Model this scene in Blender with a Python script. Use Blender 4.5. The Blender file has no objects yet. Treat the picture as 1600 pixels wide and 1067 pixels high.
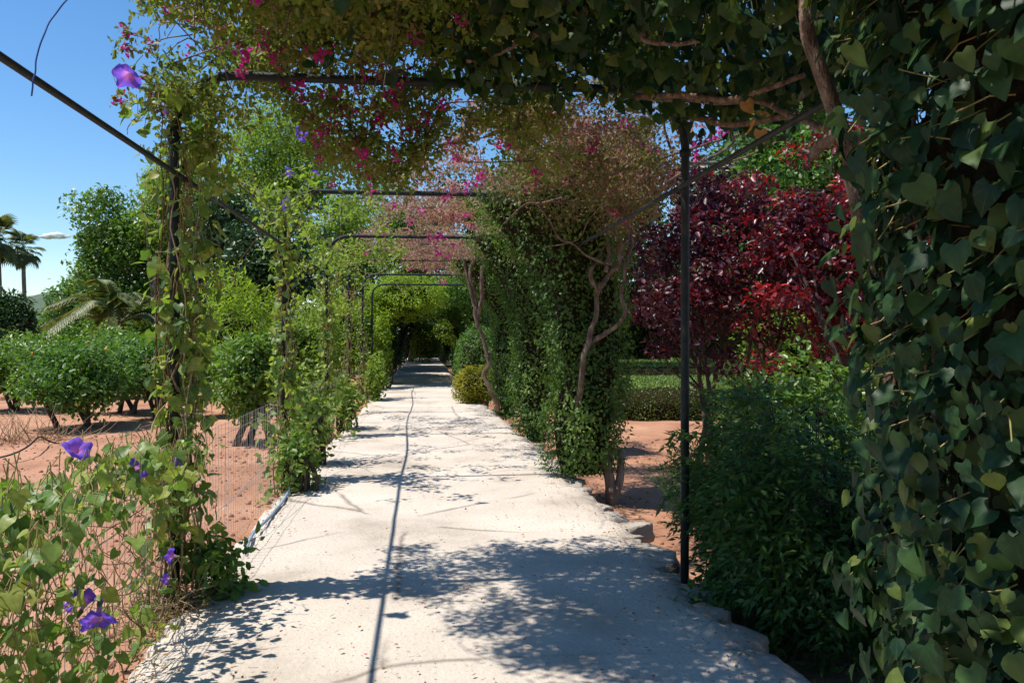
import bpy, math, random
import numpy as np
from mathutils import Vector, Matrix

random.seed(11)
rng = np.random.default_rng(11)
scene = bpy.context.scene
R = math.radians
PI = math.pi

# ------------------------------------------------------------------ camera, sky, sun, exposure
CAM_H, YAW, FPX = 1.5, R(6.5), 1244.0
cam_d = bpy.data.cameras.new('camera')
cam_d.sensor_width = 36.0
cam_d.lens = FPX / 1600.0 * 36.0
cam_d.clip_start = 0.05
cam_d.clip_end = 6000
cam = bpy.data.objects.new('camera', cam_d)
scene.collection.objects.link(cam)
cam.location = (0, 0, CAM_H)
cam.rotation_euler = (R(90 - 0.345), 0, -YAW)
scene.camera = cam

SUN_EL, SUN_AZ = R(64.4), R(5.0)          # the sun stands to the left, a little behind the camera
sun_dir = Vector((-math.cos(SUN_EL) * math.cos(SUN_AZ), -math.cos(SUN_EL) * math.sin(SUN_AZ), math.sin(SUN_EL)))
sd = bpy.data.lights.new('sun', 'SUN')
sd.energy = 5.0
sd.angle = R(0.5)
sd.color = (1.0, 0.955, 0.88)
sun = bpy.data.objects.new('sun', sd)
scene.collection.objects.link(sun)
sun.rotation_euler = (-sun_dir).to_track_quat('-Z', 'Y').to_euler()

world = bpy.data.worlds.new('World')
scene.world = world
world.use_nodes = True
wn, wl = world.node_tree.nodes, world.node_tree.links
wn.clear()
w_out = wn.new('ShaderNodeOutputWorld')
w_bg = wn.new('ShaderNodeBackground')
w_sky = wn.new('ShaderNodeTexSky')
w_sky.sky_type = 'NISHITA'
w_sky.sun_disc = False
w_sky.sun_elevation = SUN_EL
w_sky.sun_rotation = R(265)
w_sky.air_density = 1.0
w_sky.dust_density = 0.1
w_sky.ozone_density = 3.0
w_bg.inputs['Strength'].default_value = 0.10
w_hs = wn.new('ShaderNodeHueSaturation')
w_hs.inputs['Saturation'].default_value = 1.24
w_hs.inputs['Value'].default_value = 1.3
wl.new(w_sky.outputs[0], w_hs.inputs['Color'])
wl.new(w_hs.outputs[0], w_bg.inputs['Color'])
wl.new(w_bg.outputs[0], w_out.inputs['Surface'])

scene.view_settings.view_transform = 'Standard'
scene.view_settings.look = 'None'
scene.view_settings.gamma = 1
scene.view_settings.use_curve_mapping = False
scene.view_settings.exposure = 0.38
cy = scene.cycles
cy.max_bounces = 7
cy.diffuse_bounces = 4
cy.glossy_bounces = 2
cy.transmission_bounces = 5
cy.transparent_max_bounces = 4
cy.caustics_reflective = False
cy.caustics_refractive = False
cy.use_denoising = True

# ------------------------------------------------------------------ helpers
C = scene.collection
_c, _s = math.cos(YAW), math.sin(YAW)

def at(px, py, Y):
    """point of the place seen at a pixel of the photograph, at the distance Y down the path"""
    t = (px - 800) / FPX
    zc = Y / (_c - t * _s)
    xc = t * zc
    return (xc * _c + zc * _s, Y, CAM_H + (526 - py) / FPX * zc)

def project(P):
    P = np.asarray(P, float)
    xc = P[:, 0] * _c - P[:, 1] * _s
    zc = P[:, 0] * _s + P[:, 1] * _c
    zc = np.where(np.abs(zc) < 1e-3, 1e-3, zc)
    return 800 + FPX * xc / zc, 526 + (CAM_H - P[:, 2]) * FPX / zc, zc

def unit(a):
    a = np.asarray(a, float)
    return a / np.maximum(np.linalg.norm(a, axis=-1, keepdims=True), 1e-9)

def rdir(n):
    return unit(rng.normal(size=(n, 3)))

def tag(o, label=None, cat=None, group=None, kind=None):
    if label: o['label'] = label
    if cat: o['category'] = cat
    if group: o['group'] = group
    if kind: o['kind'] = kind
    return o

def thing(name, label, cat, loc=(0, 0, 0), group=None):
    o = bpy.data.objects.new(name, None)
    o.empty_display_size = 0.2
    C.objects.link(o)
    o.location = loc
    return tag(o, label, cat, group)

# smooth value noise (numpy), about -1..1
_perm = np.random.default_rng(5).random((64, 64, 64)) * 2 - 1
def vnoise(P, scale=1.0, seed=0):
    P = np.asarray(P, float) * scale + seed * 17.31 + 1000.0
    i = np.floor(P).astype(int)
    f = P - i
    f = f * f * (3 - 2 * f)
    r = 0
    for dx in (0, 1):
        for dy in (0, 1):
            for dz in (0, 1):
                w = (f[..., 0] if dx else 1 - f[..., 0]) * (f[..., 1] if dy else 1 - f[..., 1]) * (f[..., 2] if dz else 1 - f[..., 2])
                r = r + w * _perm[(i[..., 0] + dx) & 63, (i[..., 1] + dy) & 63, (i[..., 2] + dz) & 63]
    return r

def fbm(P, scale=1.0, seed=0, octs=3):
    r, a = 0, 1.0
    for k in range(octs):
        r = r + a * vnoise(P, scale * 2 ** k, seed + k)
        a *= 0.5
    return r

class MB:
    """collects geometry and links it as ONE mesh object"""
    def __init__(self):
        self.V, self.F, self.L, self.A, self.U = [], [], [], [], []
        self.n = 0
        self.has_uv = False
    def add(self, V, faces, rnd=0.5, uv=None):
        V = np.asarray(V, float).reshape(-1, 3)
        for f in faces:
            self.F.append(np.asarray(f, np.int64) + self.n)
            self.L.append(len(f))
        self.A.append(np.full(len(faces), rnd, np.float32))
        self.V.append(V)
        self.n += len(V)
        return self
    def leaves(self, P, T, N, S, tmpl, rnd=None):
        """n copies of a leaf template: base P, tip direction T, face normal N, length S"""
        P = np.asarray(P, float)
        n = len(P)
        if n == 0: return self
        tv, tf = tmpl[0], tmpl[1]
        T = unit(T)
        X = unit(np.cross(T, N))
        Nn = np.cross(X, T)
        S = np.broadcast_to(np.asarray(S, float), (n,))[:, None, None]
        V = P[:, None, :] + S * (tv[None, :, 0:1] * X[:, None, :] + tv[None, :, 1:2] * T[:, None, :] + tv[None, :, 2:3] * Nn[:, None, :])
        if rnd is None: rnd = rng.random(n)
        off = self.n + np.arange(n)[:, None] * len(tv)
        cat = np.concatenate([np.asarray(f) for f in tf])
        lens = np.array([len(f) for f in tf])
        self.F.append((off + cat[None, :]).ravel())
        self.L.append(np.tile(lens, n))
        self.A.append(np.repeat(np.asarray(rnd, np.float32), len(tf)))
        self.V.append(V.reshape(-1, 3))
        self.n += n * len(tv)
        return self
    def tube(self, pts, r, sides=6, rnd=0.5, cap=True):
        pts = np.asarray(pts, float)
        k = len(pts)
        r = np.broadcast_to(np.asarray(r, float), (k,))
        d = np.gradient(pts, axis=0)
        d = unit(d)
        ref = np.array([0.0, 0.0, 1.0]) if abs(d[0, 2]) < 0.9 else np.array([1.0, 0, 0])
        x = unit(np.cross(d[0], ref))
        rows = []
        a = np.arange(sides) / sides * 2 * PI
        for i in range(k):
            x = unit(x - d[i] * np.dot(x, d[i]))
            y = np.cross(d[i], x)
            rows.append(pts[i] + r[i] * (np.cos(a)[:, None] * x + np.sin(a)[:, None] * y))
        V = np.concatenate(rows)
        i0 = np.arange(k - 1)[:, None] * sides
        j = np.arange(sides)[None, :]
        q = np.stack([i0 + j, i0 + (j + 1) % sides, i0 + sides + (j + 1) % sides, i0 + sides + j], -1).reshape(-1, 4) + self.n
        self.F.append(q.ravel())
        self.L.append(np.full(len(q), 4))
        nf = len(q)
        if cap:
            self.F.append(np.arange(sides)[::-1] + self.n)
            self.F.append(np.arange(sides) + (k - 1) * sides + self.n)
            self.L.append(np.array([sides, sides]))
            nf += 2
        self.A.append(np.full(nf, rnd, np.float32))
        self.V.append(V)
        self.n += len(V)
        return self
    def build(self, name, mat, parent=None, smooth=False, stuff=False, origin=None):
        me = bpy.data.meshes.new(name)
        V = np.concatenate(self.V) if self.V else np.zeros((0, 3))
        if origin is not None: V = V - np.asarray(origin)
        elif parent is not None: V = V - np.array(world_loc(parent))
        F = np.concatenate([np.ravel(x) for x in self.F]).astype(np.int32)
        L = np.concatenate([np.ravel(x) for x in self.L]).astype(np.int32)
        me.vertices.add(len(V))
        me.vertices.foreach_set('co', V.astype(np.float32).ravel())
        me.loops.add(len(F))
        me.loops.foreach_set('vertex_index', F)
        me.polygons.add(len(L))
        st = np.zeros(len(L), np.int32)
        st[1:] = np.cumsum(L)[:-1]
        me.polygons.foreach_set('loop_start', st)
        me.polygons.foreach_set('loop_total', L)
        me.update(calc_edges=True)
        at_ = me.attributes.new('rnd', 'FLOAT', 'FACE')
        at_.data.foreach_set('value', np.concatenate(self.A).astype(np.float32))
        if smooth:
            me.polygons.foreach_set('use_smooth', np.ones(len(L), bool))
        me.materials.append(mat)
        me.update()
        o = bpy.data.objects.new(name, me)
        C.objects.link(o)
        if parent is not None: o.parent = parent
        if origin is not None: o.location = Vector(origin) - (Vector(world_loc(parent)) if parent else Vector())
        if stuff: o['kind'] = 'stuff'
        return o

def world_loc(o):
    p = Vector()
    while o is not None:
        p += o.location
        o = o.parent
    return p

def curve_pts(ctrl, n=24, wob=0.0, seed=0):
    """smooth path through control points"""
    P = np.asarray(ctrl, float)
    k = len(P)
    if k == 2:
        t = np.linspace(0, 1, n)[:, None]
        out = P[0] * (1 - t) + P[1] * t
    else:
        Q = np.vstack([2 * P[0] - P[1], P, 2 * P[-1] - P[-2]])
        out = []
        for u in np.linspace(0, k - 1 - 1e-6, n):
            i = int(u); t = u - i
            a, b, c, d = Q[i], Q[i + 1], Q[i + 2], Q[i + 3]
            out.append(0.5 * (2 * b + (c - a) * t + (2 * a - 5 * b + 4 * c - d) * t * t + (3 * b - a - 3 * c + d) * t ** 3))
        out = np.array(out)
    if wob:
        for ax in range(3):
            out[:, ax] += wob * vnoise(np.stack([np.linspace(0, k * 1.7, len(out)), np.full(len(out), ax * 7.7), np.full(len(out), seed * 3.3)], -1), 1.0, seed)
    return out

# ------------------------------------------------------------------ leaf templates (x across, y to the tip, z normal)
def mk(V, F): return (np.array(V, float), F)
T_DIAM = mk([(0, 0, 0), (-.27, .48, .07), (0, 1, -.05), (.27, .48, .07)], [(0, 3, 2), (0, 2, 1)])
T_NARROW = mk([(0, 0, 0), (-.13, .45, .04), (0, 1, -.06), (.13, .45, .04)], [(0, 3, 2), (0, 2, 1)])
T_OVAL = mk([(0, 0, 0), (-.26, .3, .07), (-.22, .66, .05), (0, 1, -.08), (.22, .66, .05), (.26, .3, .07)], [(0, 5, 4, 3), (0, 3, 2, 1)])
def heartlike(outl, fold=.10, droop=.16, wave=0.0):
    mid = [(0, 0), (0, .32), (0, .66), (0, 1)]
    def zz(x, y): return fold * abs(x) * 2 - droop * max(y, 0) ** 2 + wave * math.sin(9 * y + 3 * x)
    V = [(x, y, zz(x, y)) for x, y in mid]
    V += [(x, y, zz(x, y)) for x, y in outl]
    V += [(-x, y, zz(-x, y)) for x, y in outl]
    a, b = 4, 9
    F = []
    for o, rev in ((a, False), (b, True)):
        for f in ((0, o, o + 1), (0, o + 1, 1), (1, o + 1, o + 2), (1, o + 2, o + 3, 2), (2, o + 3, o + 4), (2, o + 4, 3)):
            F.append(tuple(reversed(f)) if rev else f)
    return mk(V, F)
IVY_OUT = [(.24, -.15), (.46, -.02), (.50, .24), (.36, .50), (.19, .80)]
IVY_OUT2 = [(.20, -.10), (.40, .02), (.56, .34), (.30, .48), (.16, .80)]
GLORY_OUT = [(.22, -.20), (.46, -.08), (.50, .20), (.38, .50), (.18, .82)]
T_IVY = [heartlike(IVY_OUT, .12, .18), heartlike(IVY_OUT2, .06, .25, .02), heartlike(IVY_OUT, -.05, .10, .03), heartlike(GLORY_OUT, .16, .30)]
T_GLORY = [heartlike(GLORY_OUT, .14, .22, .02), heartlike(GLORY_OUT, .03, .30, .03), heartlike(IVY_OUT2, .10, .15)]

def grid_leaf(W, fold=.10, droop=.18, wave=.02, notch=.17, twist=.0):
    ts = [0, .12, .28, .45, .65, .84, 1]
    V = []; F = []
    for i, t in enumerate(ts):
        for c in (-1, -.5, 0, .5, 1):
            x = W[i] * c
            y = t - notch * abs(c) ** 1.3 * (1 - t) ** 3
            z = fold * abs(x) * (1 - .6 * abs(x)) - droop * t * t + wave * math.sin(8 * y + 2.5 * c) + twist * x * t
            V.append((x, y, z))
    for i in range(6):
        for j in range(4):
            a = i * 5 + j
            F.append((a, a + 1, a + 6, a + 5))
    return mk(V, F)
W_HEART = [.30, .46, .50, .43, .28, .12, .004]
W_IVY = [.24, .42, .52, .40, .29, .14, .004]
W_RHOMB = [.14, .34, .47, .45, .30, .13, .004]
G_IVY = [grid_leaf(W_HEART, .10, .20, .015), grid_leaf(W_IVY, .18, .12, .02, .2, .2), grid_leaf(W_RHOMB, -.06, .25, .02, .08, -.2), grid_leaf(W_HEART, .25, .35, .02, .2)]
G_GLORY = [grid_leaf(W_HEART, .22, .25, .03, .24), grid_leaf(W_HEART, .05, .35, .04, .24, .25), grid_leaf(W_RHOMB, .2, .15, .03, .18, -.2)]

def orient(n, out=None, up=0.5, outw=0.6, rnd=0.6, droop=0.4):
    N = rdir(n) * rnd
    N[:, 2] += up
    T = rdir(n)
    T[:, 2] -= droop
    if out is not None:
        N += out * outw
        T += out * 0.35
    return unit(T), unit(N)

# ------------------------------------------------------------------ materials
def nodes(name):
    m = bpy.data.materials.new(name)
    m.use_nodes = True
    nt = m.node_tree
    nt.nodes.clear()
    return m, nt.nodes, nt.links

def ramp(nd, stops):
    r = nd.new('ShaderNodeValToRGB')
    e = r.color_ramp.elements
    while len(e) < len(stops): e.new(0.5)
    for k, (p, c) in enumerate(stops):
        e[k].position = p
        e[k].color = (c[0], c[1], c[2], 1)
    return r

def leaf_mat(name, cols, trans=0.38, rough=0.45, spec=0.4, tcol=(1.25, 1.35, 0.55), veins=None, obj_random=False):
    m, nd, ln = nodes(name)
    out = nd.new('ShaderNodeOutputMaterial')
    if obj_random:
        oi = nd.new('ShaderNodeObjectInfo'); src = oi.outputs['Random']
    else:
        a = nd.new('ShaderNodeAttribute'); a.attribute_name = 'rnd'; src = a.outputs['Fac']
    k = len(cols)
    rp = ramp(nd, [(i / (k - 1), c) for i, c in enumerate(cols)])
    ln.new(src, rp.inputs[0])
    col = rp.outputs[0]
    tc = nd.new('ShaderNodeTexCoord')
    nz = nd.new('ShaderNodeTexNoise'); nz.inputs['Scale'].default_value = 35 if not obj_random else 3.0
    nz.inputs['Detail'].default_value = 3
    ln.new(tc.outputs['Object'], nz.inputs['Vector'])
    mr = nd.new('ShaderNodeMapRange')
    mr.inputs['From Min'].default_value = .3; mr.inputs['From Max'].default_value = .7
    mr.inputs['To Min'].default_value = .78; mr.inputs['To Max'].default_value = 1.2
    ln.new(nz.outputs[0], mr.inputs[0])
    mul = nd.new('ShaderNodeMix'); mul.data_type = 'RGBA'; mul.blend_type = 'MULTIPLY'; mul.inputs[0].default_value = 1
    ln.new(col, mul.inputs[6]); ln.new(mr.outputs[0], mul.inputs[7])
    col = mul.outputs[2]
    if veins is not None and obj_random:          # palmate veins on the big single leaves
        sx = nd.new('ShaderNodeSeparateXYZ'); ln.new(tc.outputs['Object'], sx.inputs[0])
        at2 = nd.new('ShaderNodeMath'); at2.operation = 'ARCTAN2'
        ln.new(sx.outputs[0], at2.inputs[0]); ln.new(sx.outputs[1], at2.inputs[1])
        mm = nd.new('ShaderNodeMath'); mm.operation = 'MULTIPLY'; mm.inputs[1].default_value = 4.2
        ln.new(at2.outputs[0], mm.inputs[0])
        sn = nd.new('ShaderNodeMath'); sn.operation = 'SINE'; ln.new(mm.outputs[0], sn.inputs[0])
        ab = nd.new('ShaderNodeMath'); ab.operation = 'ABSOLUTE'; ln.new(sn.outputs[0], ab.inputs[0])
        m2 = nd.new('ShaderNodeMapRange'); m2.inputs['From Min'].default_value = 0.0; m2.inputs['From Max'].default_value = .16
        m2.inputs['To Min'].default_value = .7; m2.inputs['To Max'].default_value = 0
        ln.new(ab.outputs[0], m2.inputs[0])
        vm = nd.new('ShaderNodeMix'); vm.data_type = 'RGBA'
        ln.new(m2.outputs[0], vm.inputs[0]); ln.new(col, vm.inputs[6]); vm.inputs[7].default_value = (*veins, 1)
        col = vm.outputs[2]
    p = nd.new('ShaderNodeBsdfPrincipled')
    p.inputs['Roughness'].default_value = rough
    p.inputs['Specular IOR Level'].default_value = spec
    ln.new(col, p.inputs['Base Color'])
    t = nd.new('ShaderNodeBsdfTranslucent')
    tm = nd.new('ShaderNodeMix'); tm.data_type = 'RGBA'; tm.blend_type = 'MULTIPLY'; tm.inputs[0].default_value = 1
    tm.inputs[7].default_value = (*tcol, 1)
    ln.new(col, tm.inputs[6]); ln.new(tm.outputs[2], t.inputs['Color'])
    mx = nd.new('ShaderNodeMixShader'); mx.inputs[0].default_value = trans
    ln.new(p.outputs[0], mx.inputs[1]); ln.new(t.outputs[0], mx.inputs[2])
    ln.new(mx.outputs[0], out.inputs['Surface'])
    return m

def solid_mat(name, cols, scale=6.0, rough=0.8, bump=0.3, bscale=30.0, metal=0.0, dist=0.01, stretch=None, spec=0.3):
    m, nd, ln = nodes(name)
    out = nd.new('ShaderNodeOutputMaterial')
    p = nd.new('ShaderNodeBsdfPrincipled')
    tc = nd.new('ShaderNodeTexCoord')
    mp = nd.new('ShaderNodeMapping')
    if stretch: mp.inputs['Scale'].default_value = stretch
    ln.new(tc.outputs['Object'], mp.inputs[0])
    nz = nd.new('ShaderNodeTexNoise'); nz.inputs['Scale'].default_value = scale; nz.inputs['Detail'].default_value = 6
    ln.new(mp.outputs[0], nz.inputs['Vector'])
    k = len(cols)
    rp = ramp(nd, [(0.3 + 0.4 * i / (k - 1), c) for i, c in enumerate(cols)])
    ln.new(nz.outputs[0], rp.inputs[0])
    ln.new(rp.outputs[0], p.inputs['Base Color'])
    p.inputs['Roughness'].default_value = rough
    p.inputs['Metallic'].default_value = metal
    p.inputs['Specular IOR Level'].default_value = spec
    if bump:
        nb = nd.new('ShaderNodeTexNoise'); nb.inputs['Scale'].default_value = bscale; nb.inputs['Detail'].default_value = 8
        ln.new(mp.outputs[0], nb.inputs['Vector'])
        b = nd.new('ShaderNodeBump'); b.inputs['Strength'].default_value = bump; b.inputs['Distance'].default_value = dist
        ln.new(nb.outputs[0], b.inputs['Height']); ln.new(b.outputs[0], p.inputs['Normal'])
    ln.new(p.outputs[0], out.inputs['Surface'])
    return m

def ground_mat(name, base, dark, pale, speck, scale=1.0, clods=False, bump=0.6):
    m, nd, ln = nodes(name)
    out = nd.new('ShaderNodeOutputMaterial')
    p = nd.new('ShaderNodeBsdfPrincipled'); p.inputs['Roughness'].default_value = 0.92
    p.inputs['Specular IOR Level'].default_value = 0.15
    tc = nd.new('ShaderNodeTexCoord')
    n1 = nd.new('ShaderNodeTexNoise'); n1.inputs['Scale'].default_value = 0.9 * scale; n1.inputs['Detail'].default_value = 9
    n1.inputs['Roughness'].default_value = .62
    ln.new(tc.outputs['Object'], n1.inputs['Vector'])
    r1 = ramp(nd, [(.30, dark), (.47, base), (.66, pale)])
    ln.new(n1.outputs[0], r1.inputs[0])
    n2 = nd.new('ShaderNodeTexNoise'); n2.inputs['Scale'].default_value = 42 * scale; n2.inputs['Detail'].default_value = 5
    ln.new(tc.outputs['Object'], n2.inputs['Vector'])
    mr = nd.new('ShaderNodeMapRange'); mr.inputs['From Min'].default_value = .62; mr.inputs['From Max'].default_value = .72
    ln.new(n2.outputs[0], mr.inputs[0])
    mx = nd.new('ShaderNodeMix'); mx.data_type = 'RGBA'
    ln.new(mr.outputs[0], mx.inputs[0]); ln.new(r1.outputs[0], mx.inputs[6]); mx.inputs[7].default_value = (*speck, 1)
    col = mx.outputs[2]
    v = nd.new('ShaderNodeTexVoronoi'); v.feature = 'DISTANCE_TO_EDGE'; v.inputs['Scale'].default_value = 0.55
    wv = nd.new('ShaderNodeMix'); wv.data_type = 'VECTOR'; wv.inputs[0].default_value = .16
    ln.new(tc.outputs['Object'], wv.inputs[4]); ln.new(n1.outputs['Color'], wv.inputs[5])
    ln.new(wv.outputs[1], v.inputs['Vector'])
    if not clods:
        vr = nd.new('ShaderNodeMapRange'); vr.inputs['From Min'].default_value = 0.0; vr.inputs['From Max'].default_value = .012
        vr.inputs['To Min'].default_value = .7; vr.inputs['To Max'].default_value = 0
        ln.new(v.outputs[0], vr.inputs[0])
        n4 = nd.new('ShaderNodeTexNoise'); n4.inputs['Scale'].default_value = 1.3
        ln.new(tc.outputs['Object'], n4.inputs['Vector'])
        cm = nd.new('ShaderNodeMapRange'); cm.inputs['From Min'].default_value = .40; cm.inputs['From Max'].default_value = .52
        ln.new(n4.outputs[0], cm.inputs[0])
        vm = nd.new('ShaderNodeMath'); vm.operation = 'MULTIPLY'
        ln.new(vr.outputs[0], vm.inputs[0]); ln.new(cm.outputs[0], vm.inputs[1])
        cx = nd.new('ShaderNodeMix'); cx.data_type = 'RGBA'
        ln.new(vm.outputs[0], cx.inputs[0]); ln.new(col, cx.inputs[6]); cx.inputs[7].default_value = (.13, .10, .085, 1)
        col = cx.outputs[2]
    if clods:                       # far from the garden the land is green
        ln_ = nd.new('ShaderNodeVectorMath'); ln_.operation = 'LENGTH'; ln.new(tc.outputs['Object'], ln_.inputs[0])
        fr = nd.new('ShaderNodeMapRange'); fr.inputs['From Min'].default_value = 38; fr.inputs['From Max'].default_value = 60
        ln.new(ln_.outputs['Value'], fr.inputs[0])
        gm = nd.new('ShaderNodeMix'); gm.data_type = 'RGBA'
        ln.new(fr.outputs[0], gm.inputs[0]); ln.new(col, gm.inputs[6]); gm.inputs[7].default_value = (.10, .13, .05, 1)
        col = gm.outputs[2]
    ln.new(col, p.inputs['Base Color'])
    n3 = nd.new('ShaderNodeTexNoise'); n3.inputs['Scale'].default_value = (9 if clods else 34) * scale; n3.inputs['Detail'].default_value = 10
    n3.inputs['Roughness'].default_value = .65
    ln.new(tc.outputs['Object'], n3.inputs['Vector'])
    b = nd.new('ShaderNodeBump'); b.inputs['Strength'].default_value = bump; b.inputs['Distance'].default_value = .06 if clods else .022
    ln.new(n3.outputs[0], b.inputs['Height']); ln.new(b.outputs[0], p.inputs['Normal'])
    ln.new(p.outputs[0], out.inputs['Surface'])
    return m

M = {}
M['concrete'] = ground_mat('pale_concrete', (.54, .465, .385), (.37, .31, .25), (.62, .545, .46), (.26, .215, .175), 1.0)
M['soil'] = ground_mat('red_soil', (.40, .205, .125), (.28, .135, .082), (.50, .275, .175), (.24, .125, .08), .8, clods=True, bump=.8)
M['stone'] = solid_mat('edge_stone', [(.30, .27, .24), (.46, .42, .37), (.56, .52, .47)], 9, .9, .7, 30, dist=.02)
M['metal'] = solid_mat('dark_green_paint', [(.010, .014, .015), (.016, .022, .022), (.03, .033, .03)], 14, .6, .15, 60, dist=.002, spec=.22)
M['edge_concrete'] = ground_mat('broken_concrete', (.50, .435, .36), (.33, .275, .22), (.60, .53, .45), (.25, .21, .17), 3.0, bump=1.0)
M['bark'] = solid_mat('grey_brown_bark', [(.10, .07, .05), (.20, .15, .105), (.30, .24, .18)], 5, .9, .8, 22, dist=.02, stretch=(3, 3, .6))
M['bark_dark'] = solid_mat('dark_bark', [(.035, .025, .02), (.07, .05, .038), (.11, .085, .065)], 5, .9, .8, 22, dist=.02, stretch=(3, 3, .6))
M['vine_wood'] = solid_mat('vine_wood', [(.07, .048, .034), (.16, .11, .078), (.28, .21, .155)], 11, .9, 1.0, 55, dist=.02, stretch=(2.2, 2.2, .8))
M['dry'] = leaf_mat('dry_stems', [(.16, .10, .055), (.28, .19, .11), (.38, .28, .17)], .05, .8, .1)
M['petiole'] = leaf_mat('petioles', [(.16, .17, .05), (.30, .26, .09), (.34, .22, .10)], .1, .6, .3)
IVY = [(.009, .028, .011), (.012, .036, .013), (.016, .044, .014), (.020, .052, .015), (.026, .064, .017), (.040, .080, .018), (.10, .13, .025)]
M['ivy'] = leaf_mat('ivy_leaf', IVY, .2, .5, .22, (1.1, 1.5, .5))
M['ivy_big'] = leaf_mat('ivy_leaf_near', IVY, .2, .48, .22, (1.1, 1.5, .5), veins=(.045, .085, .035), obj_random=True)
M['ivy_col'] = leaf_mat('small_ivy_leaf', [(.04, .085, .02), (.06, .125, .026), (.09, .165, .032), (.125, .205, .04), (.19, .27, .052)], .4, .45, .35, (1.2, 1.4, .5))
GLORY = [(.075, .14, .032), (.12, .20, .045), (.165, .255, .055), (.225, .30, .065), (.33, .34, .075)]
M['glory'] = leaf_mat('glory_leaf', GLORY, .45, .42, .35, (1.25, 1.4, .5))
M['glory_big'] = leaf_mat('glory_leaf_near', GLORY, .45, .42, .35, (1.25, 1.4, .5), veins=(.18, .27, .09), obj_random=True)
M['boug'] = leaf_mat('bougainvillea_leaf', [(.06, .11, .026), (.10, .17, .036), (.15, .22, .046), (.20, .25, .06), (.24, .23, .075), (.28, .19, .10)], .5, .5, .3, (1.2, 1.2, .55))
M['boug_dry'] = leaf_mat('faded_bougainvillea', [(.19, .19, .07), (.27, .215, .105), (.33, .24, .14), (.40, .255, .19), (.48, .25, .27), (.60, .22, .42)], .55, .55, .2, (1.1, 1.0, .85))
M['boug_mix'] = leaf_mat('mixed_bougainvillea', [(.05, .085, .022), (.09, .125, .034), (.14, .145, .05), (.19, .15, .075), (.25, .16, .11), (.36, .15, .22)], .48, .5, .25, (1.2, 1.1, .65))
M['bract'] = leaf_mat('pink_bracts', [(.36, .025, .17), (.46, .03, .24), (.55, .05, .32), (.42, .02, .17)], .45, .5, .2, (1.3, .8, 1.2))
M['bract_dry'] = leaf_mat('faded_petals', [(.36, .20, .15), (.42, .16, .20), (.30, .20, .13), (.46, .12, .24)], .2, .7, .1)
M['red'] = leaf_mat('plum_leaf', [(.030, .014, .022), (.040, .016, .026), (.052, .018, .030), (.085, .022, .036), (.15, .028, .042), (.32, .045, .06)], .34, .42, .45, (1.8, .5, .5))
M['red_bright'] = leaf_mat('bright_red_leaf', [(.036, .014, .021), (.048, .015, .023), (.085, .018, .027), (.16, .022, .03), (.30, .03, .038), (.50, .055, .05)], .34, .36, .55, (1.9, .4, .35))
M['nandina'] = leaf_mat('nandina_leaf', [(.028, .072, .018), (.042, .10, .022), (.06, .13, .027), (.085, .16, .032), (.15, .22, .04)], .4, .5, .3, (1.2, 1.4, .5))
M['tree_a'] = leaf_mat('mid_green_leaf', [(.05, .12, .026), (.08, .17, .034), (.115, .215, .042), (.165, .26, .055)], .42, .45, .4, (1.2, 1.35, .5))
M['tree_b'] = leaf_mat('light_green_leaf', [(.12, .20, .035), (.17, .26, .045), (.23, .32, .055), (.31, .37, .08)], .48, .5, .3, (1.2, 1.3, .5))
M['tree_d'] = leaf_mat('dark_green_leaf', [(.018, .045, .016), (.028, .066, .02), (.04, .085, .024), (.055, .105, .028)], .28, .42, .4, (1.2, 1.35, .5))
M['citrus'] = leaf_mat('citrus_leaf', [(.07, .15, .026), (.11, .20, .034), (.15, .25, .042), (.21, .31, .06)], .4, .38, .5, (1.2, 1.35, .5))
M['gold'] = leaf_mat('golden_leaf', [(.20, .22, .02), (.30, .29, .025), (.38, .34, .03)], .4, .5, .3, (1.2, 1.2, .5))
M['lime'] = leaf_mat('lime_leaf', [(.19, .29, .03), (.26, .37, .035), (.34, .44, .05)], .5, .5, .3, (1.2, 1.25, .5))
M['hedge'] = leaf_mat('box_leaf', [(.08, .15, .035), (.12, .20, .045), (.17, .25, .06), (.24, .31, .08)], .35, .45, .4)
M['palm'] = leaf_mat('palm_leaf', [(.07, .10, .03), (.11, .15, .045), (.16, .19, .06), (.22, .20, .08)], .25, .5, .35)
M['core'] = solid_mat('core_fill_and_twigs', [(.012, .018, .008), (.025, .02, .01), (.045, .04, .022)], 16, .95, 1.0, 26, dist=.05, spec=.1)  # solid filler inside plants, added to close gaps between leaves; also shrub stems
M['fruit'] = solid_mat('orange_peel', [(.72, .24, .02), (.80, .32, .03)], 8, .5, .2, 90, dist=.002)
M['wire'] = solid_mat('galvanised_wire', [(.38, .38, .36), (.52, .52, .50)], 20, .45, 0, metal=.6)
M['blue'] = solid_mat('blue_plastic', [(.02, .06, .22), (.03, .09, .30)], 20, .45, 0)
M['hose'] = solid_mat('grey_blue_pipe', [(.22, .29, .36), (.30, .37, .44)], 12, .5, .1, 40)
M['dead_leaf'] = leaf_mat('dead_leaf', [(.22, .12, .055), (.34, .19, .085), (.46, .25, .09), (.30, .20, .13)], .25, .7, .15)
M['hill'] = solid_mat('wooded_hill', [(.05, .085, .05), (.075, .11, .065), (.10, .13, .08)], .02, .95, 1, .08, dist=4)
M['white'] = solid_mat('white_plaster', [(.68, .66, .62), (.78, .76, .72)], 2, .8, 0)

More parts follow.
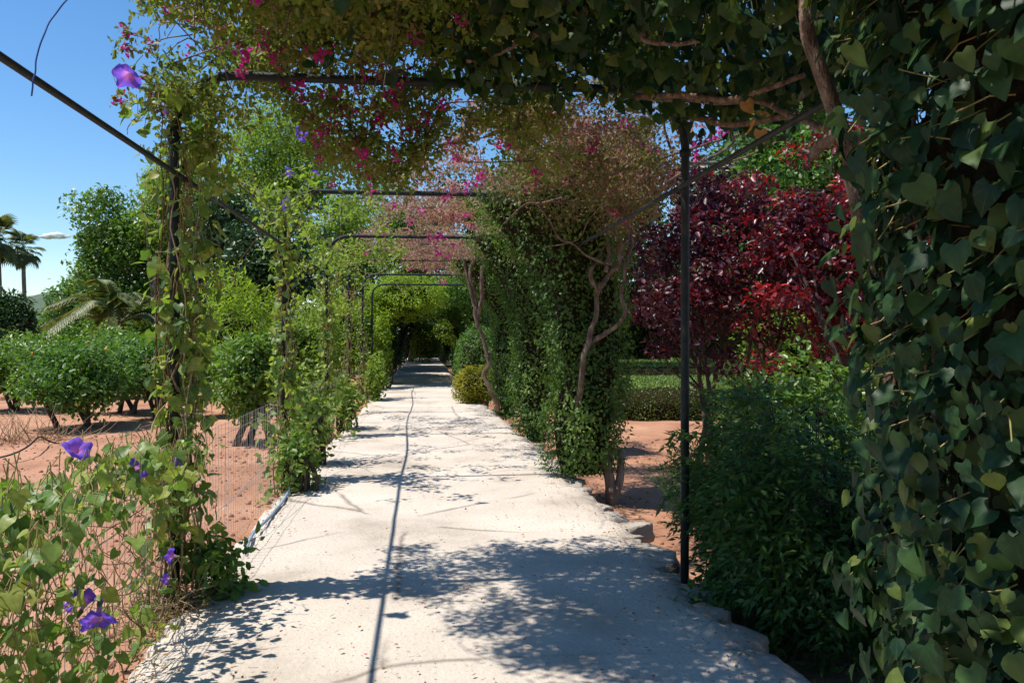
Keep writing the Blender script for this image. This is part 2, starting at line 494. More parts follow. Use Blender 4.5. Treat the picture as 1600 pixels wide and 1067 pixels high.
def flower_mat():
    m, nd, ln = nodes('morning_glory_petal')
    out = nd.new('ShaderNodeOutputMaterial')
    tc = nd.new('ShaderNodeTexCoord')
    sx = nd.new('ShaderNodeSeparateXYZ'); ln.new(tc.outputs['Object'], sx.inputs[0])
    def math_(op, a, b=None):
        k = nd.new('ShaderNodeMath'); k.operation = op
        for i, v in enumerate((a, b)):
            if v is None: continue
            if isinstance(v, (int, float)): k.inputs[i].default_value = v
            else: ln.new(v, k.inputs[i])
        return k.outputs[0]
    rr = math_('SQRT', math_('ADD', math_('MULTIPLY', sx.outputs[0], sx.outputs[0]), math_('MULTIPLY', sx.outputs[1], sx.outputs[1])))
    an = math_('ARCTAN2', sx.outputs[1], sx.outputs[0])
    star = math_('ABSOLUTE', math_('SINE', math_('MULTIPLY', an, 2.5)))
    ray = nd.new('ShaderNodeMapRange'); ray.inputs['From Max'].default_value = .3; ray.inputs['To Min'].default_value = .75; ray.inputs['To Max'].default_value = 0
    ln.new(star, ray.inputs[0])
    rp = ramp(nd, [(.0, (.80, .60, .78)), (.28, (.66, .22, .62)), (.5, (.24, .11, .70)), (1.0, (.13, .10, .68))])
    rs = nd.new('ShaderNodeMapRange'); rs.inputs['From Max'].default_value = .05
    ln.new(rr, rs.inputs[0]); ln.new(rs.outputs[0], rp.inputs[0])
    mx = nd.new('ShaderNodeMix'); mx.data_type = 'RGBA'
    ln.new(ray.outputs[0], mx.inputs[0]); ln.new(rp.outputs[0], mx.inputs[6]); mx.inputs[7].default_value = (.40, .10, .58, 1)
    p = nd.new('ShaderNodeBsdfPrincipled'); p.inputs['Roughness'].default_value = .6; p.inputs['Specular IOR Level'].default_value = .2
    t = nd.new('ShaderNodeBsdfTranslucent')
    ln.new(mx.outputs[2], p.inputs['Base Color']); ln.new(mx.outputs[2], t.inputs['Color'])
    ms = nd.new('ShaderNodeMixShader'); ms.inputs[0].default_value = .5
    ln.new(p.outputs[0], ms.inputs[1]); ln.new(t.outputs[0], ms.inputs[2]); ln.new(ms.outputs[0], out.inputs['Surface'])
    return m
M['glory_flower'] = flower_mat()

def cloud_mat():
    m, nd, ln = nodes('cloud_white')
    out = nd.new('ShaderNodeOutputMaterial')
    d = nd.new('ShaderNodeBsdfDiffuse'); d.inputs[0].default_value = (.95, .95, .95, 1)
    tr = nd.new('ShaderNodeBsdfTranslucent'); tr.inputs[0].default_value = (.95, .95, .95, 1)
    mx = nd.new('ShaderNodeMixShader'); mx.inputs[0].default_value = .5
    ln.new(d.outputs[0], mx.inputs[1]); ln.new(tr.outputs[0], mx.inputs[2])
    ln.new(mx.outputs[0], out.inputs['Surface'])
    return m

# ------------------------------------------------------------------ ground, path, hill, cloud
XL, XR, Y1, DY = -1.41, 1.62, 4.77, 3.7      # pergola posts: left and right line, first arch, spacing
BAR_Z, PURL_Z = 3.01, 2.42

def ground_z(x, y):
    x = np.asarray(x, float); y = np.asarray(y, float)
    z = np.where(x < 0, -.13, -.30)
    P = np.stack([x, y, np.zeros_like(x)], -1)
    fade = np.clip((40 - np.abs(y)) / 20, 0, 1)
    return z + .05 * fbm(P, .7, 3) * fade + .018 * fbm(P, 4.0, 9, 2) * np.clip((14 - np.hypot(x, y)) / 6, 0, 1)

def build_ground():
    gx = np.concatenate([[-3000, -1200, -500, -200, -90, -50], np.linspace(-32, -6, 53), np.linspace(-5.8, -1.45, 60), [-1.2, -.9, -.5, 0, .5, .9, 1.2], np.linspace(1.45, 6, 60), np.linspace(6.4, 24, 36), [34, 60, 120, 300, 800, 3000]])
    gy = np.concatenate([[-3000, -600, -120, -40, -15, -6], np.linspace(-3, 14, 190), np.linspace(14.3, 40, 70), [46, 60, 90, 150, 260, 500, 1100, 3000]])
    X, Y = np.meshgrid(gx, gy)
    Z = ground_z(X, Y)
    nx, ny = len(gx), len(gy)
    V = np.stack([X, Y, Z], -1).reshape(-1, 3)
    i = (np.arange(ny - 1)[:, None] * nx + np.arange(nx - 1)[None, :]).ravel()
    F = np.stack([i, i + 1, i + nx + 1, i + nx], -1)
    mb = MB()
    mb.V.append(V); mb.n = len(V); mb.F.append(F.ravel()); mb.L.append(np.full(len(F), 4)); mb.A.append(np.zeros(len(F), np.float32))
    return tag(mb.build('ground', M['soil'], smooth=True), kind='structure')
ground = build_ground()

def path_edges(y):
    y = np.asarray(y, float)
    P = np.stack([y, y * 0, y * 0], -1)
    narrow = np.clip((y - 9) / 20, 0, 1)
    l = -1.33 + .25 * narrow + .07 * fbm(P, 1.6, 21) + .03 * fbm(P, 7, 22, 2)
    r = 1.60 - .38 * narrow + .05 * fbm(P, 1.3, 31) + .03 * fbm(P, 6, 32, 2) + .022 * fbm(P, 17, 34, 2)
    return l, r

def build_path():
    ys = np.concatenate([np.linspace(-4, 2.5, 20), np.linspace(2.6, 12, 260), np.linspace(12.2, 30, 80), np.linspace(31, 70, 30)])
    l, r = path_edges(ys)
    cols = 27
    u = np.linspace(0, 1, cols)
    rows = []
    for k, y in enumerate(ys):
        x = l[k] + (r[k] - l[k]) * u
        P = np.stack([x, np.full(cols, y), np.zeros(cols)], -1)
        e = np.minimum(u, 1 - u) * (r[k] - l[k])
        z = .008 * fbm(P, 1.2, 41) - .035 * np.exp(-(e / .07) ** 2) + .03 * fbm(P, 5.5, 43, 2) * np.exp(-(e / .22) ** 2)
        top = np.stack([x, np.full(cols, y), z], -1)
        row = np.vstack([[l[k] - .05, y, -.45], [l[k] - .035, y, z[0] - .05], top, [r[k] + .02, y, z[-1] - .06], [r[k] - .05, y, -.6]])
        rows.append(row)
    nx = cols + 4
    V = np.concatenate(rows)
    ny = len(ys)
    i = (np.arange(ny - 1)[:, None] * nx + np.arange(nx - 1)[None, :]).ravel()
    F = np.stack([i, i + 1, i + nx + 1, i + nx], -1)
    mb = MB()
    mb.V.append(V); mb.n = len(V); mb.F.append(F.ravel()); mb.L.append(np.full(len(F), 4)); mb.A.append(np.zeros(len(F), np.float32))
    return tag(mb.build('path', M['concrete'], smooth=True), kind='structure')
path = build_path()

def rock_mesh(seed, sx, sy, sz):
    import bmesh
    bm = bmesh.new()
    bmesh.ops.create_icosphere(bm, subdivisions=3, radius=1)
    P = np.array([v.co[:] for v in bm.verts])
    d = 1 + .28 * fbm(P, 1.4, seed) + .10 * fbm(P, 3.5, seed + 5, 2)
    Q = P * d[:, None]
    Q = np.clip(Q, -.66, .66)
    for k in range(7):
        nn = unit(np.random.default_rng(seed * 31 + k).normal(size=3)); dd = Q @ nn; Q = Q - nn * np.maximum(dd - .62, 0)[:, None]
    Q = Q * (1 + .07 * fbm(P, 5.0, seed + 9, 3))[:, None]
    Q = Q * np.array([sx, sy, sz]) * 1.4
    F = [tuple(v.index for v in f.verts) for f in bm.faces]
    bm.free()
    return Q, F

rocks = []
for k in range(5):
    V, F = rock_mesh(60 + k, .12, .15, .075)
    mb = MB(); mb.add(V, F)
    o = mb.build('stone', M['edge_concrete'], smooth=False)
    rocks.append(o.data)
    bpy.data.objects.remove(o)
def place_rock(x, y, z, s, rz, k):
    o = bpy.data.objects.new('stone', rocks[k])
    C.objects.link(o); o.parent = path
    o.location = (x, y, z); o.rotation_euler = (random.uniform(-.12, .12), random.uniform(-.12, .12), rz); o.scale = s
y = 2.9
while y < 11.5:
    l, r = path_edges(np.array([y]))
    sc_ = random.uniform(.55, 1.7) if y < 8 else random.uniform(.5, 1.0)
    place_rock(float(r[0]) + random.uniform(-.09, .02), y, random.uniform(-.085, -.06) * max(1, sc_), (sc_, sc_ * random.uniform(.8, 1.3), sc_), random.uniform(0, 6), random.randrange(5))
    y += .22 * sc_ + random.uniform(.0, .14)
def build_hill():
    az = np.linspace(-60, 60, 160)
    mb = MB()
    V = []
    for a in az:
        P = np.array([[a * .06, 3.3, 1.1]])
        h = 34 + 20 * float(fbm(P, 1.0, 7)[0]) + 5 * float(fbm(P, 9.0, 8)[0])
        for q, rad in ((0, 820), (.55, 880), (1.0, 960), (.0, 1300)):
            V.append((rad * math.sin(R(a)), rad * math.cos(R(a)), h * q - 2))
    F = []
    for k in range(len(az) - 1):
        for j in range(3):
            i = k * 4 + j
            F.append((i, i + 4, i + 5, i + 1))
    mb.add(V, F)
    return tag(mb.build('hill', M['hill'], smooth=True), kind='structure')
build_hill()

def build_cloud():
    import bmesh
    c = Vector(at(86, 369, 2400))
    mb = MB()
    for k in range(11):
        t = k / 10 * 2 - 1
        bm = bmesh.new(); bmesh.ops.create_icosphere(bm, subdivisions=3, radius=1)
        P = np.array([v.co[:] for v in bm.verts]); F = [tuple(v.index for v in f.verts) for f in bm.faces]; bm.free()
        P = P * (1 + .25 * fbm(P, 1.6, 90 + k))[:, None]
        s = 15 * (1 - .6 * abs(t)) * random.uniform(.8, 1.2)
        mb.add(P * np.array([s * 1.5, s, s * .55]) + np.array([c.x + t * 38, c.y + random.uniform(-10, 10), c.z + random.uniform(-2, 2) - 3 * abs(t)]), F)
    o = mb.build('cloud', cloud_mat(), smooth=True)
    tag(o, kind='structure')
build_cloud()

# ------------------------------------------------------------------ pergola (one welded frame: arches and purlins)
pergola = thing('pergola', 'dark green metal pergola of rounded hoop arches spanning the pale path', 'pergola', (0, Y1, 0))
def hoop_pts(y, zl=-.15, zr=-.3, rad=.34, jx=0.0):
    pts = [(XL, y, zl), (XL, y, 1.2), (XL, y, BAR_Z - rad)]
    for a in np.linspace(0, PI / 2, 7)[1:]:
        pts.append((XL + rad - rad * math.cos(a), y, BAR_Z - rad + rad * math.sin(a)))
    pts += [(-.5, y, BAR_Z), (.6, y, BAR_Z)]
    for a in np.linspace(PI / 2, 0, 7):
        pts.append((XR - rad + rad * math.cos(a), y, BAR_Z - rad + rad * math.sin(a)))
    pts += [(XR, y, 1.2), (XR, y, zr)]
    return pts
def sharp_tube(mb, pts, r, sides):
    pts = np.array(pts, float)
    mb.tube(pts, r, sides)
for n in range(-1, 11):
    y = Y1 + DY * n
    mb = MB(); mb.tube(hoop_pts(y), .026, 10)
    a = mb.build('arch', M['metal'], pergola, smooth=True)
    if n <= 5:
        for x in (XL, XR):
            mb = MB(); mb.tube([(x, y, PURL_Z + .19), (x, y, PURL_Z + .23)], .036, 12); mb.build('collar', M['metal'], a)
            mb = MB(); mb.tube([(x - .055, y, PURL_Z + .05), (x + .055, y, PURL_Z + .05)], .011, 6); mb.build('bolt', M['metal'], a)
for x in (XL, XR):
    for n in range(-2, 6):
        y0, y1 = Y1 + DY * n, Y1 + DY * (n + 1)
        sag = 0 if n < 1 else .04 * (1 if n % 2 else -1)
        side = 0 if n < 1 else .05 * (1 if n % 2 else -1)
        mb = MB()
        t = np.linspace(0, 1, 9)
        xx = x + side * np.sin(PI * t) + (0.036 if x < 0 else -.036)
        mb.tube(np.stack([xx, y0 + (y1 - y0) * t, PURL_Z - sag * np.sin(PI * t)], -1), .015 if n < 2 else .011, 8)
        mb.build('purlin', M['metal'], pergola, smooth=True)

# blue wire tied to the left purlin
w = thing('blue_wire', 'thin blue wire tied to the left purlin and looping up into the sky', 'wire', at(55, 128, 2.95))
mb = MB()
mb.tube(curve_pts([at(50, 152, 2.95), at(54, 128, 2.95), at(58, 95, 2.97), at(70, 55, 3.0), at(90, 20, 3.03), at(118, -12, 3.06), at(150, -60, 3.1)], 40, .004), .0028, 6)
mb.build('strand', M['blue'], w)

# ------------------------------------------------------------------ foliage builders
def clumps(mb, cen, rad, per, size, tmpl, up=.55, outw=.5, rnd=.6, droop=.35, flat=.75, szvar=.35, hollow=.45, rshift=True):
    cen = np.asarray(cen, float)
    rad = np.broadcast_to(np.asarray(rad, float), (len(cen),))
    idx = np.repeat(np.arange(len(cen)), per)
    n = len(idx)
    d = rdir(n)
    u = (hollow + (1 - hollow) * rng.random(n)) ** .8
    P = cen[idx] + d * (rad[idx] * u)[:, None] * np.array([1, 1, flat])
    T, N = orient(n, d, up, outw, rnd, droop)
    S = size * (1 + szvar * rng.normal(size=n)).clip(.4, 1.8)
    cl = rng.random(len(cen))
    r = np.clip(.55 * rng.random(n) + .45 * cl[idx], 0, 1) if rshift else rng.random(n)
    mb.leaves(P, T, N, S, tmpl, r)

def limb(a, b, bend=.15, n=8):
    a = np.array(a, float); b = np.array(b, float)
    L = np.linalg.norm(b - a)
    m = (a + b) / 2 + rng.normal(size=3) * L * bend * .6 + np.array([0, 0, -L * bend * .5])
    return curve_pts([a, m, b], n)

def twig(a, b, w=.12, n=10):
    a = np.array(a, float); b = np.array(b, float); L = np.linalg.norm(b - a)
    return curve_pts([a, a * .66 + b * .34 + rng.normal(size=3) * L * w, a * .34 + b * .66 + rng.normal(size=3) * L * w, b], n)

def knotty(r0, r1, n, seed=0):
    u = np.linspace(0, 1, n)
    return (r0 + (r1 - r0) * u) * (1 + .16 * fbm(np.stack([u * 9, u * 0 + seed, u * 0], -1), 1.0, seed))

def tree(name, label, cat, base, crown_c, crown_r, ncl, per, lsize, mat, bark='bark', tr=.12, stems=1, clr=.5, tmpl=T_DIAM, group=None, lumpy=.35, limbs=14, droop=.35, surface=.55, parts_fruit=0, flat=.75, crown_name='crown'):
    """base: foot of the trunk; crown_c: centre of the crown; crown_r: half extents"""
    base = np.array(base, float); cc = np.array(crown_c, float); cr = np.array(crown_r, float)
    t = thing(name, label, cat, tuple(base), group)
    d = rdir(ncl)
    rr = (surface + (1 - surface) * rng.random(ncl))
    lum = 1 + lumpy * fbm(d, 1.7, int(rng.integers(0, 50)))
    cen = cc + d * (rr * lum)[:, None] * cr
    mb = MB()
    for s in range(stems):
        b = base + (rng.normal(size=3) * np.array([.12, .12, 0]) if stems > 1 else 0)
        top = cc + (rng.normal(size=3) * cr * .35 if stems > 1 else np.array([0, 0, cr[2] * .25]))
        mid = (b + top) / 2 + rng.normal(size=3) * np.array([.06, .06, 0]) * np.linalg.norm(top - b)
        P = curve_pts([b - np.array([0, 0, .12]), mid, top], 14, .03 * tr / .1, s)
        mb.tube(P, np.linspace(tr * (1.0 if stems == 1 else .8), tr * .25, 14), 8, rnd=rng.random())
        for k in range(max(3, limbs // stems)):
            j = int(rng.integers(5, 13))
            mb.tube(limb(P[j], cen[int(rng.integers(ncl))]), np.linspace(tr * .4, tr * .07, 8), 5, rnd=rng.random(), cap=False)
    mb.build('trunk', M[bark], t, smooth=True)
    mb = MB()
    clumps(mb, cen, clr * (.7 + .6 * rng.random(ncl)), per, lsize, tmpl, droop=droop, flat=flat)
    mb.build(crown_name, M[mat], t, stuff=True)
    if parts_fruit:
        fm = None
        for k in range(parts_fruit):
            q = cen[int(rng.integers(ncl))] + rdir(1)[0] * clr
            if fm is None:
                V, F = rock_mesh(400, .05, .05, .05)
                m_ = MB(); m_.add(unit(V) * .03, F); o = m_.build('fruit', M['fruit'], smooth=True); fm = o.data
            else:
                o = bpy.data.objects.new('fruit', fm); C.objects.link(o)
            o.parent = t; o.location = Vector(q) - t.location
    return t

def shell_points(n, rfun, z0, z1):
    """random points over a lumpy column; rfun(theta, z) -> (cx, cy, r)"""
    th = rng.random(n) * 2 * PI
    z = z0 + (z1 - z0) * rng.random(n)
    cx, cy_, r = rfun(th, z)
    d = np.stack([np.cos(th), np.sin(th), np.zeros(n)], -1)
    return np.stack([cx, cy_, z], -1) + d * r[:, None], d

def ivy_column(name, label, cx, cy_, r0, z0, z1, n, lsize, flare=0.0, lean=0.0, group=None, mat='ivy', tmpl=T_OVAL, seed=0, lump=.14, thick=.12, core=True, fl_z=1.9, squash=1.0):
    t = thing(name, label, 'climbing plant', (cx, cy_, z0), group)
    def rf(th, z):
        q = np.stack([np.cos(th) * 1.3, np.sin(th) * 1.3, z * 1.1], -1)
        f = np.clip((z - fl_z) / max(z1 - fl_z, .1), 0, 1)
        r = r0 * (1 + lump * 2 * fbm(q, 1.0, seed)) + flare * f
        return cx - lean * f, cy_ + 0 * z, r
    P, d = shell_points(n, rf, z0, z1)
    sprig = np.clip(fbm(P, 4.5, seed + 8), 0, 1) * .10
    P = P + d * (rng.random(n) ** 1.5 * -thick + .02 + .045 * rng.normal(size=n) + sprig)[:, None]
    foot = np.clip((.55 - P[:, 2]) / .5, 0, 1) * .16
    P = P - d * foot[:, None]
    keep = rng.random(n) < np.clip(1.15 + .9 * fbm(P, 2.6, seed + 11), .25, 1)
    P, d = P[keep], d[keep]; n = len(P)
    T, N = orient(n, d, .35, 1.1, .5, .9)
    mb = MB(); mb.leaves(P, T, N, lsize * (.6 + .8 * rng.random(n)), tmpl, np.clip(.5 * rng.random(n) + .3 + .3 * fbm(P, 1.6, seed + 3), 0, 1))
    mb.build('foliage', M[mat], t, stuff=True)
    if core:
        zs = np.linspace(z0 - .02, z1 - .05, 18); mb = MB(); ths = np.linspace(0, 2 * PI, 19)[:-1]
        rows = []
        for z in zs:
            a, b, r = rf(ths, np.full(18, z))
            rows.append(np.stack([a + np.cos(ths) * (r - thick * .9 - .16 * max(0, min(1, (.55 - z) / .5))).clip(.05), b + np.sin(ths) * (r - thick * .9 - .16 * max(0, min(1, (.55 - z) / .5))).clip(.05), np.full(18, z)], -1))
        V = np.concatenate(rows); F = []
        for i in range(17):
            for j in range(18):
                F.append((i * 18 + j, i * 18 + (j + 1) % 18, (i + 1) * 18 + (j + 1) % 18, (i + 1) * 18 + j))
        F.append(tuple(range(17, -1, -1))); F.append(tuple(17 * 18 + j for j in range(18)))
        mb.add(V, F); mb.build('stems', M['core'], t, smooth=True)  # closed dark lump, added so nothing leaks through the column
    return t

def hedge_box(name, label, x0, x1, y0, y1, z0, z1, n, lsize, mat='hedge', group=None):
    t = thing(name, label, 'hedge', ((x0 + x1) / 2, (y0 + y1) / 2, z0), group)
    A = np.array([(x1 - x0) * (y1 - y0) * 1.0, (x1 - x0) * (z1 - z0), (y1 - y0) * (z1 - z0), (y1 - y0) * (z1 - z0)])
    f = rng.choice(4, n, p=A / A.sum())
    u, v = rng.random(n), rng.random(n)
    P = np.zeros((n, 3)); D = np.zeros((n, 3))
    k = f == 0; P[k] = np.stack([x0 + (x1 - x0) * u[k], y0 + (y1 - y0) * v[k], np.full(k.sum(), z1)], -1); D[k] = (0, 0, 1)
    k = f == 1; P[k] = np.stack([x0 + (x1 - x0) * u[k], np.full(k.sum(), y0), z0 + (z1 - z0) * v[k]], -1); D[k] = (0, -1, 0)
    k = f == 2; P[k] = np.stack([np.full(k.sum(), x0), y0 + (y1 - y0) * u[k], z0 + (z1 - z0) * v[k]], -1); D[k] = (-1, 0, 0)
    k = f == 3; P[k] = np.stack([np.full(k.sum(), x1), y0 + (y1 - y0) * u[k], z0 + (z1 - z0) * v[k]], -1); D[k] = (1, 0, 0)
    P += D * (.05 * fbm(P, 1.6, 5) - .04 * rng.random(n))[:, None]
    T, N = orient(n, D, .3, .8, .7, .0)
    mb = MB(); mb.leaves(P, T, N, lsize * (.6 + .8 * rng.random(n)), T_DIAM)
    mb.build('foliage', M[mat], t, stuff=True)
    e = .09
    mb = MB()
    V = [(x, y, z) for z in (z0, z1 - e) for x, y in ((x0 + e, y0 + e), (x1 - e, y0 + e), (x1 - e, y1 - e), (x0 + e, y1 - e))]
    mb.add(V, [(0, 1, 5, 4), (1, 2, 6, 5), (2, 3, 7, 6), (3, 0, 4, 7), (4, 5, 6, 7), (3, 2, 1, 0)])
    mb.build('stems', M['core'], t)  # plain solid box added inside the hedge against see-through
    return t

def bush(name, label, cx, cy_, z0, rx, ry, h, n, lsize, mat, tmpl=T_DIAM, group=None, lump=.25, core=.72, cat='shrub', thick=.28, seed=None, stems=0, up=.5, droop=.2, skirt=.15):
    """dense rounded shrub: leaves through an outer layer over an added solid core and a few stems"""
    seed = int(rng.integers(0, 60)) if seed is None else seed
    t = thing(name, label, cat, (cx, cy_, z0), group)
    d = rdir(n); 
    lum = 1 + lump * fbm(d, 2.2, seed)
    zc = z0 + h * (.5 + skirt * .2)
    Rv = np.array([rx, ry, h * (.5 - skirt * .2)])
    s = (1 - thick * rng.random(n) ** 1.4)
    P = np.array([cx, cy_, zc]) + d * Rv * (lum * s)[:, None]
    keep = P[:, 2] > z0 - .02
    P, d2 = P[keep], unit(d[keep] / Rv)
    T, N = orient(len(P), d2, up, .7, .65, droop)
    mb = MB(); mb.leaves(P, T, N, lsize * (.6 + .8 * rng.random(len(P))), tmpl, np.clip(.6 * rng.random(len(P)) + .2 + .3 * fbm(P, 1.5 / max(rx, .3), seed + 1), 0, 1))
    mb.build('foliage', M[mat], t, stuff=True)
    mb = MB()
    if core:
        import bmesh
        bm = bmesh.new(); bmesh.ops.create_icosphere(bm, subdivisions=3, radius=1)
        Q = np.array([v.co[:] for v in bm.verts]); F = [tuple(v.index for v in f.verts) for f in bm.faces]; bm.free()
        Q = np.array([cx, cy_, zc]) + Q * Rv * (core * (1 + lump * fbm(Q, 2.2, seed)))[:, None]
        mb.add(Q, F)  # added filler core; only the tubes below are stems
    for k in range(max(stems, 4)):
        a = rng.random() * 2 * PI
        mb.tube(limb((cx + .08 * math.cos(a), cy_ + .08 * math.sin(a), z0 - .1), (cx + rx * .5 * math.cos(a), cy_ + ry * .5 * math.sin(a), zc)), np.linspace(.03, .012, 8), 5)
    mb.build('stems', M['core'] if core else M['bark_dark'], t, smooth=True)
    return t

# single large leaves as parts: shared meshes
def leaf_part_meshes(tmpls, mat, name='leaf'):
    out = []
    for tm in tmpls:
        mb = MB(); mb.leaves(np.zeros((1, 3)), np.array([[0, 1., 0]]), np.array([[0, 0, 1.]]), 1.0, tm, [0.5])
        o = mb.build(name, mat, smooth=True)
        out.append(o.data); bpy.data.objects.remove(o)
    return out
IVY_PARTS = leaf_part_meshes(G_IVY, M['ivy_big'])
GLORY_PARTS = leaf_part_meshes(G_GLORY, M['glory_big'])

def split_leaves(t, P, T, N, S, part_meshes, tmpls, mat, limit=300, name='leaf', stuff_name='foliage', score=None):
    """the leaves that show largest become parts of their own, the rest one joined part"""
    px, py, zc = project(P)
    inside = (px > -20) & (px < 1620) & (py > -20) & (py < 1087) & (zc > .3)
    view = unit(np.array([0, 0, CAM_H]) - P)
    face = np.abs(np.sum(view * N, -1))
    sc_ = S / np.maximum(zc, .3) * (.4 + face)
    if score is not None: sc_ = sc_ * score
    sc_ = np.where(inside, sc_, -1)
    order = np.argsort(-sc_)
    sel = [i for i in order[:limit] if sc_[i] > 0]
    Tn = unit(T); X = unit(np.cross(Tn, N)); Nn = np.cross(X, Tn)
    base = world_loc(t)
    for i in sel:
        o = bpy.data.objects.new(name, part_meshes[int(rng.integers(len(part_meshes)))])
        C.objects.link(o); o.parent = t
        s = S[i]
        o.matrix_local = Matrix(((X[i, 0] * s, Tn[i, 0] * s, Nn[i, 0] * s, P[i, 0] - base.x), (X[i, 1] * s, Tn[i, 1] * s, Nn[i, 1] * s, P[i, 1] - base.y), (X[i, 2] * s, Tn[i, 2] * s, Nn[i, 2] * s, P[i, 2] - base.z), (0, 0, 0, 1)))
    rest = np.ones(len(P), bool); rest[sel] = False
    ri = np.where(rest)[0]
    if len(ri):
        mb = MB()
        v = rng.integers(0, len(tmpls), len(ri))
        for k in range(len(tmpls)):
            q = ri[v == k]
            mb.leaves(P[q], T[q], N[q], S[q], tmpls[k])
        mb.build(stuff_name, mat, t, smooth=True, stuff=True)

def petioles(mb, P, T, frac, ln=.08, r=.0022, out=None):
    for i in range(len(P)):
        if rng.random() > frac: continue
        e = P[i] - T[i] * ln * .6 + (-(out[i]) * ln if out is not None else np.array([0, 0, ln])) + rng.normal(size=3) * .02
        mb.tube(np.array([P[i], (P[i] + e) / 2 + rng.normal(size=3) * .008, e]), [r, r * 1.1, r * 1.3], 4, rnd=rng.random(), cap=False)

# ------------------------------------------------------------------ near ivy on the right
def near_ivy():
    cx, cy_ = 1.98, 1.78
    t = thing('ivy_column', 'large dark ivy mass with big glossy leaves filling the right edge, nearest the camera', 'climbing plant', (cx, cy_, -.3), 'ivy covered posts')
    n = 12500
    def rf(th, z):
        q = np.stack([np.cos(th) * 1.3, np.sin(th) * 1.3, z * 1.0], -1)
        r = .80 + .11 * fbm(q, 1.2, 77) + np.clip(z - 2.2, 0, 1) * .28 - .05 * np.exp(-((z - 1.9) / .5) ** 2)
        return cx + 0 * z, cy_ + 0 * z, r
    th = PI * .5 + (PI * 1.35) * rng.random(n)        # the sides that face the path and the camera
    z = -.25 + 3.35 * rng.random(n)
    a, b, r = rf(th, z)
    d = np.stack([np.cos(th), np.sin(th), np.zeros(n)], -1)
    P = np.stack([a, b, z], -1) + d * (r + .05 * rng.normal(size=n) - .14 * rng.random(n) ** 1.6)[:, None]
    T, N = orient(n, unit(d + np.array([-.3, -.2, 0])), .6, 1.15, .42, 1.3)
    S = .052 * (.4 + 1.1 * rng.random(n))
    depth = np.linalg.norm(P[:, :2] - np.array([cx, cy_]), axis=1) - r
    split_leaves(t, P, T, N, S, IVY_PARTS, T_IVY, M['ivy'], 300, score=np.where(depth > -.03, 1.0, .3))
    mb = MB(); petioles(mb, P, T, .16, .09, .0018, d)
    mb.build('petioles', M['petiole'], t, stuff=True)
    mb = MB()
    for k in range(14):          # woody runners inside
        th0 = PI * (.6 + 1.1 * rng.random()); z0 = -.3 + rng.random() * 2
        pts = []
        for j in range(6):
            zz = z0 + j * .3; aa, bb, rr = rf(np.array([th0 + .15 * math.sin(j + k)]), np.array([zz]))
            pts.append((float(aa[0]) + math.cos(th0 + .15 * math.sin(j + k)) * (rr[0] - .12), float(bb[0]) + math.sin(th0 + .15 * math.sin(j + k)) * (rr[0] - .12), zz))
        mb.tube(curve_pts(pts, 18, .03, k), np.linspace(.008, .004, 18), 6)
    mb.build('runner', M['vine_wood'], t, smooth=True, stuff=True)
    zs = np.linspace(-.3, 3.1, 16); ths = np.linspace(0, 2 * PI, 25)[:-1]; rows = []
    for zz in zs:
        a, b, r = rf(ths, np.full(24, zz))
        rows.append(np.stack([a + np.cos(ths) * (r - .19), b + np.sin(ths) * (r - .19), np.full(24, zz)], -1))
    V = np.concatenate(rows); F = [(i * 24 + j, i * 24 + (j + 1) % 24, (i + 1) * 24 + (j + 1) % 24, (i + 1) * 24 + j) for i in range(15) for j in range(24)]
    mb = MB(); mb.add(V, F); mb.build('stems', M['core'], t, smooth=True)  # solid sleeve added behind the leaves to stop see-through
    # thick woody trunk rising along its left edge into the canopy
    mb = MB()
    mb.tube(curve_pts([at(1392, 640, 2.55), at(1378, 480, 2.6), at(1352, 385, 2.62), at(1335, 290, 2.62), at(1306, 190, 2.62), at(1268, 70, 2.62), at(1240, -60, 2.65)], 40, .012, 3), knotty(.031, .024, 40, 5), 10)
    mb.tube(curve_pts([at(1320, 205, 2.62), at(1285, 225, 2.7), at(1268, 246, 2.8)], 10), np.linspace(.028, .018, 10), 8)
    mb.build('trunk', M['vine_wood'], t, smooth=True)
    return t
near_ivy()

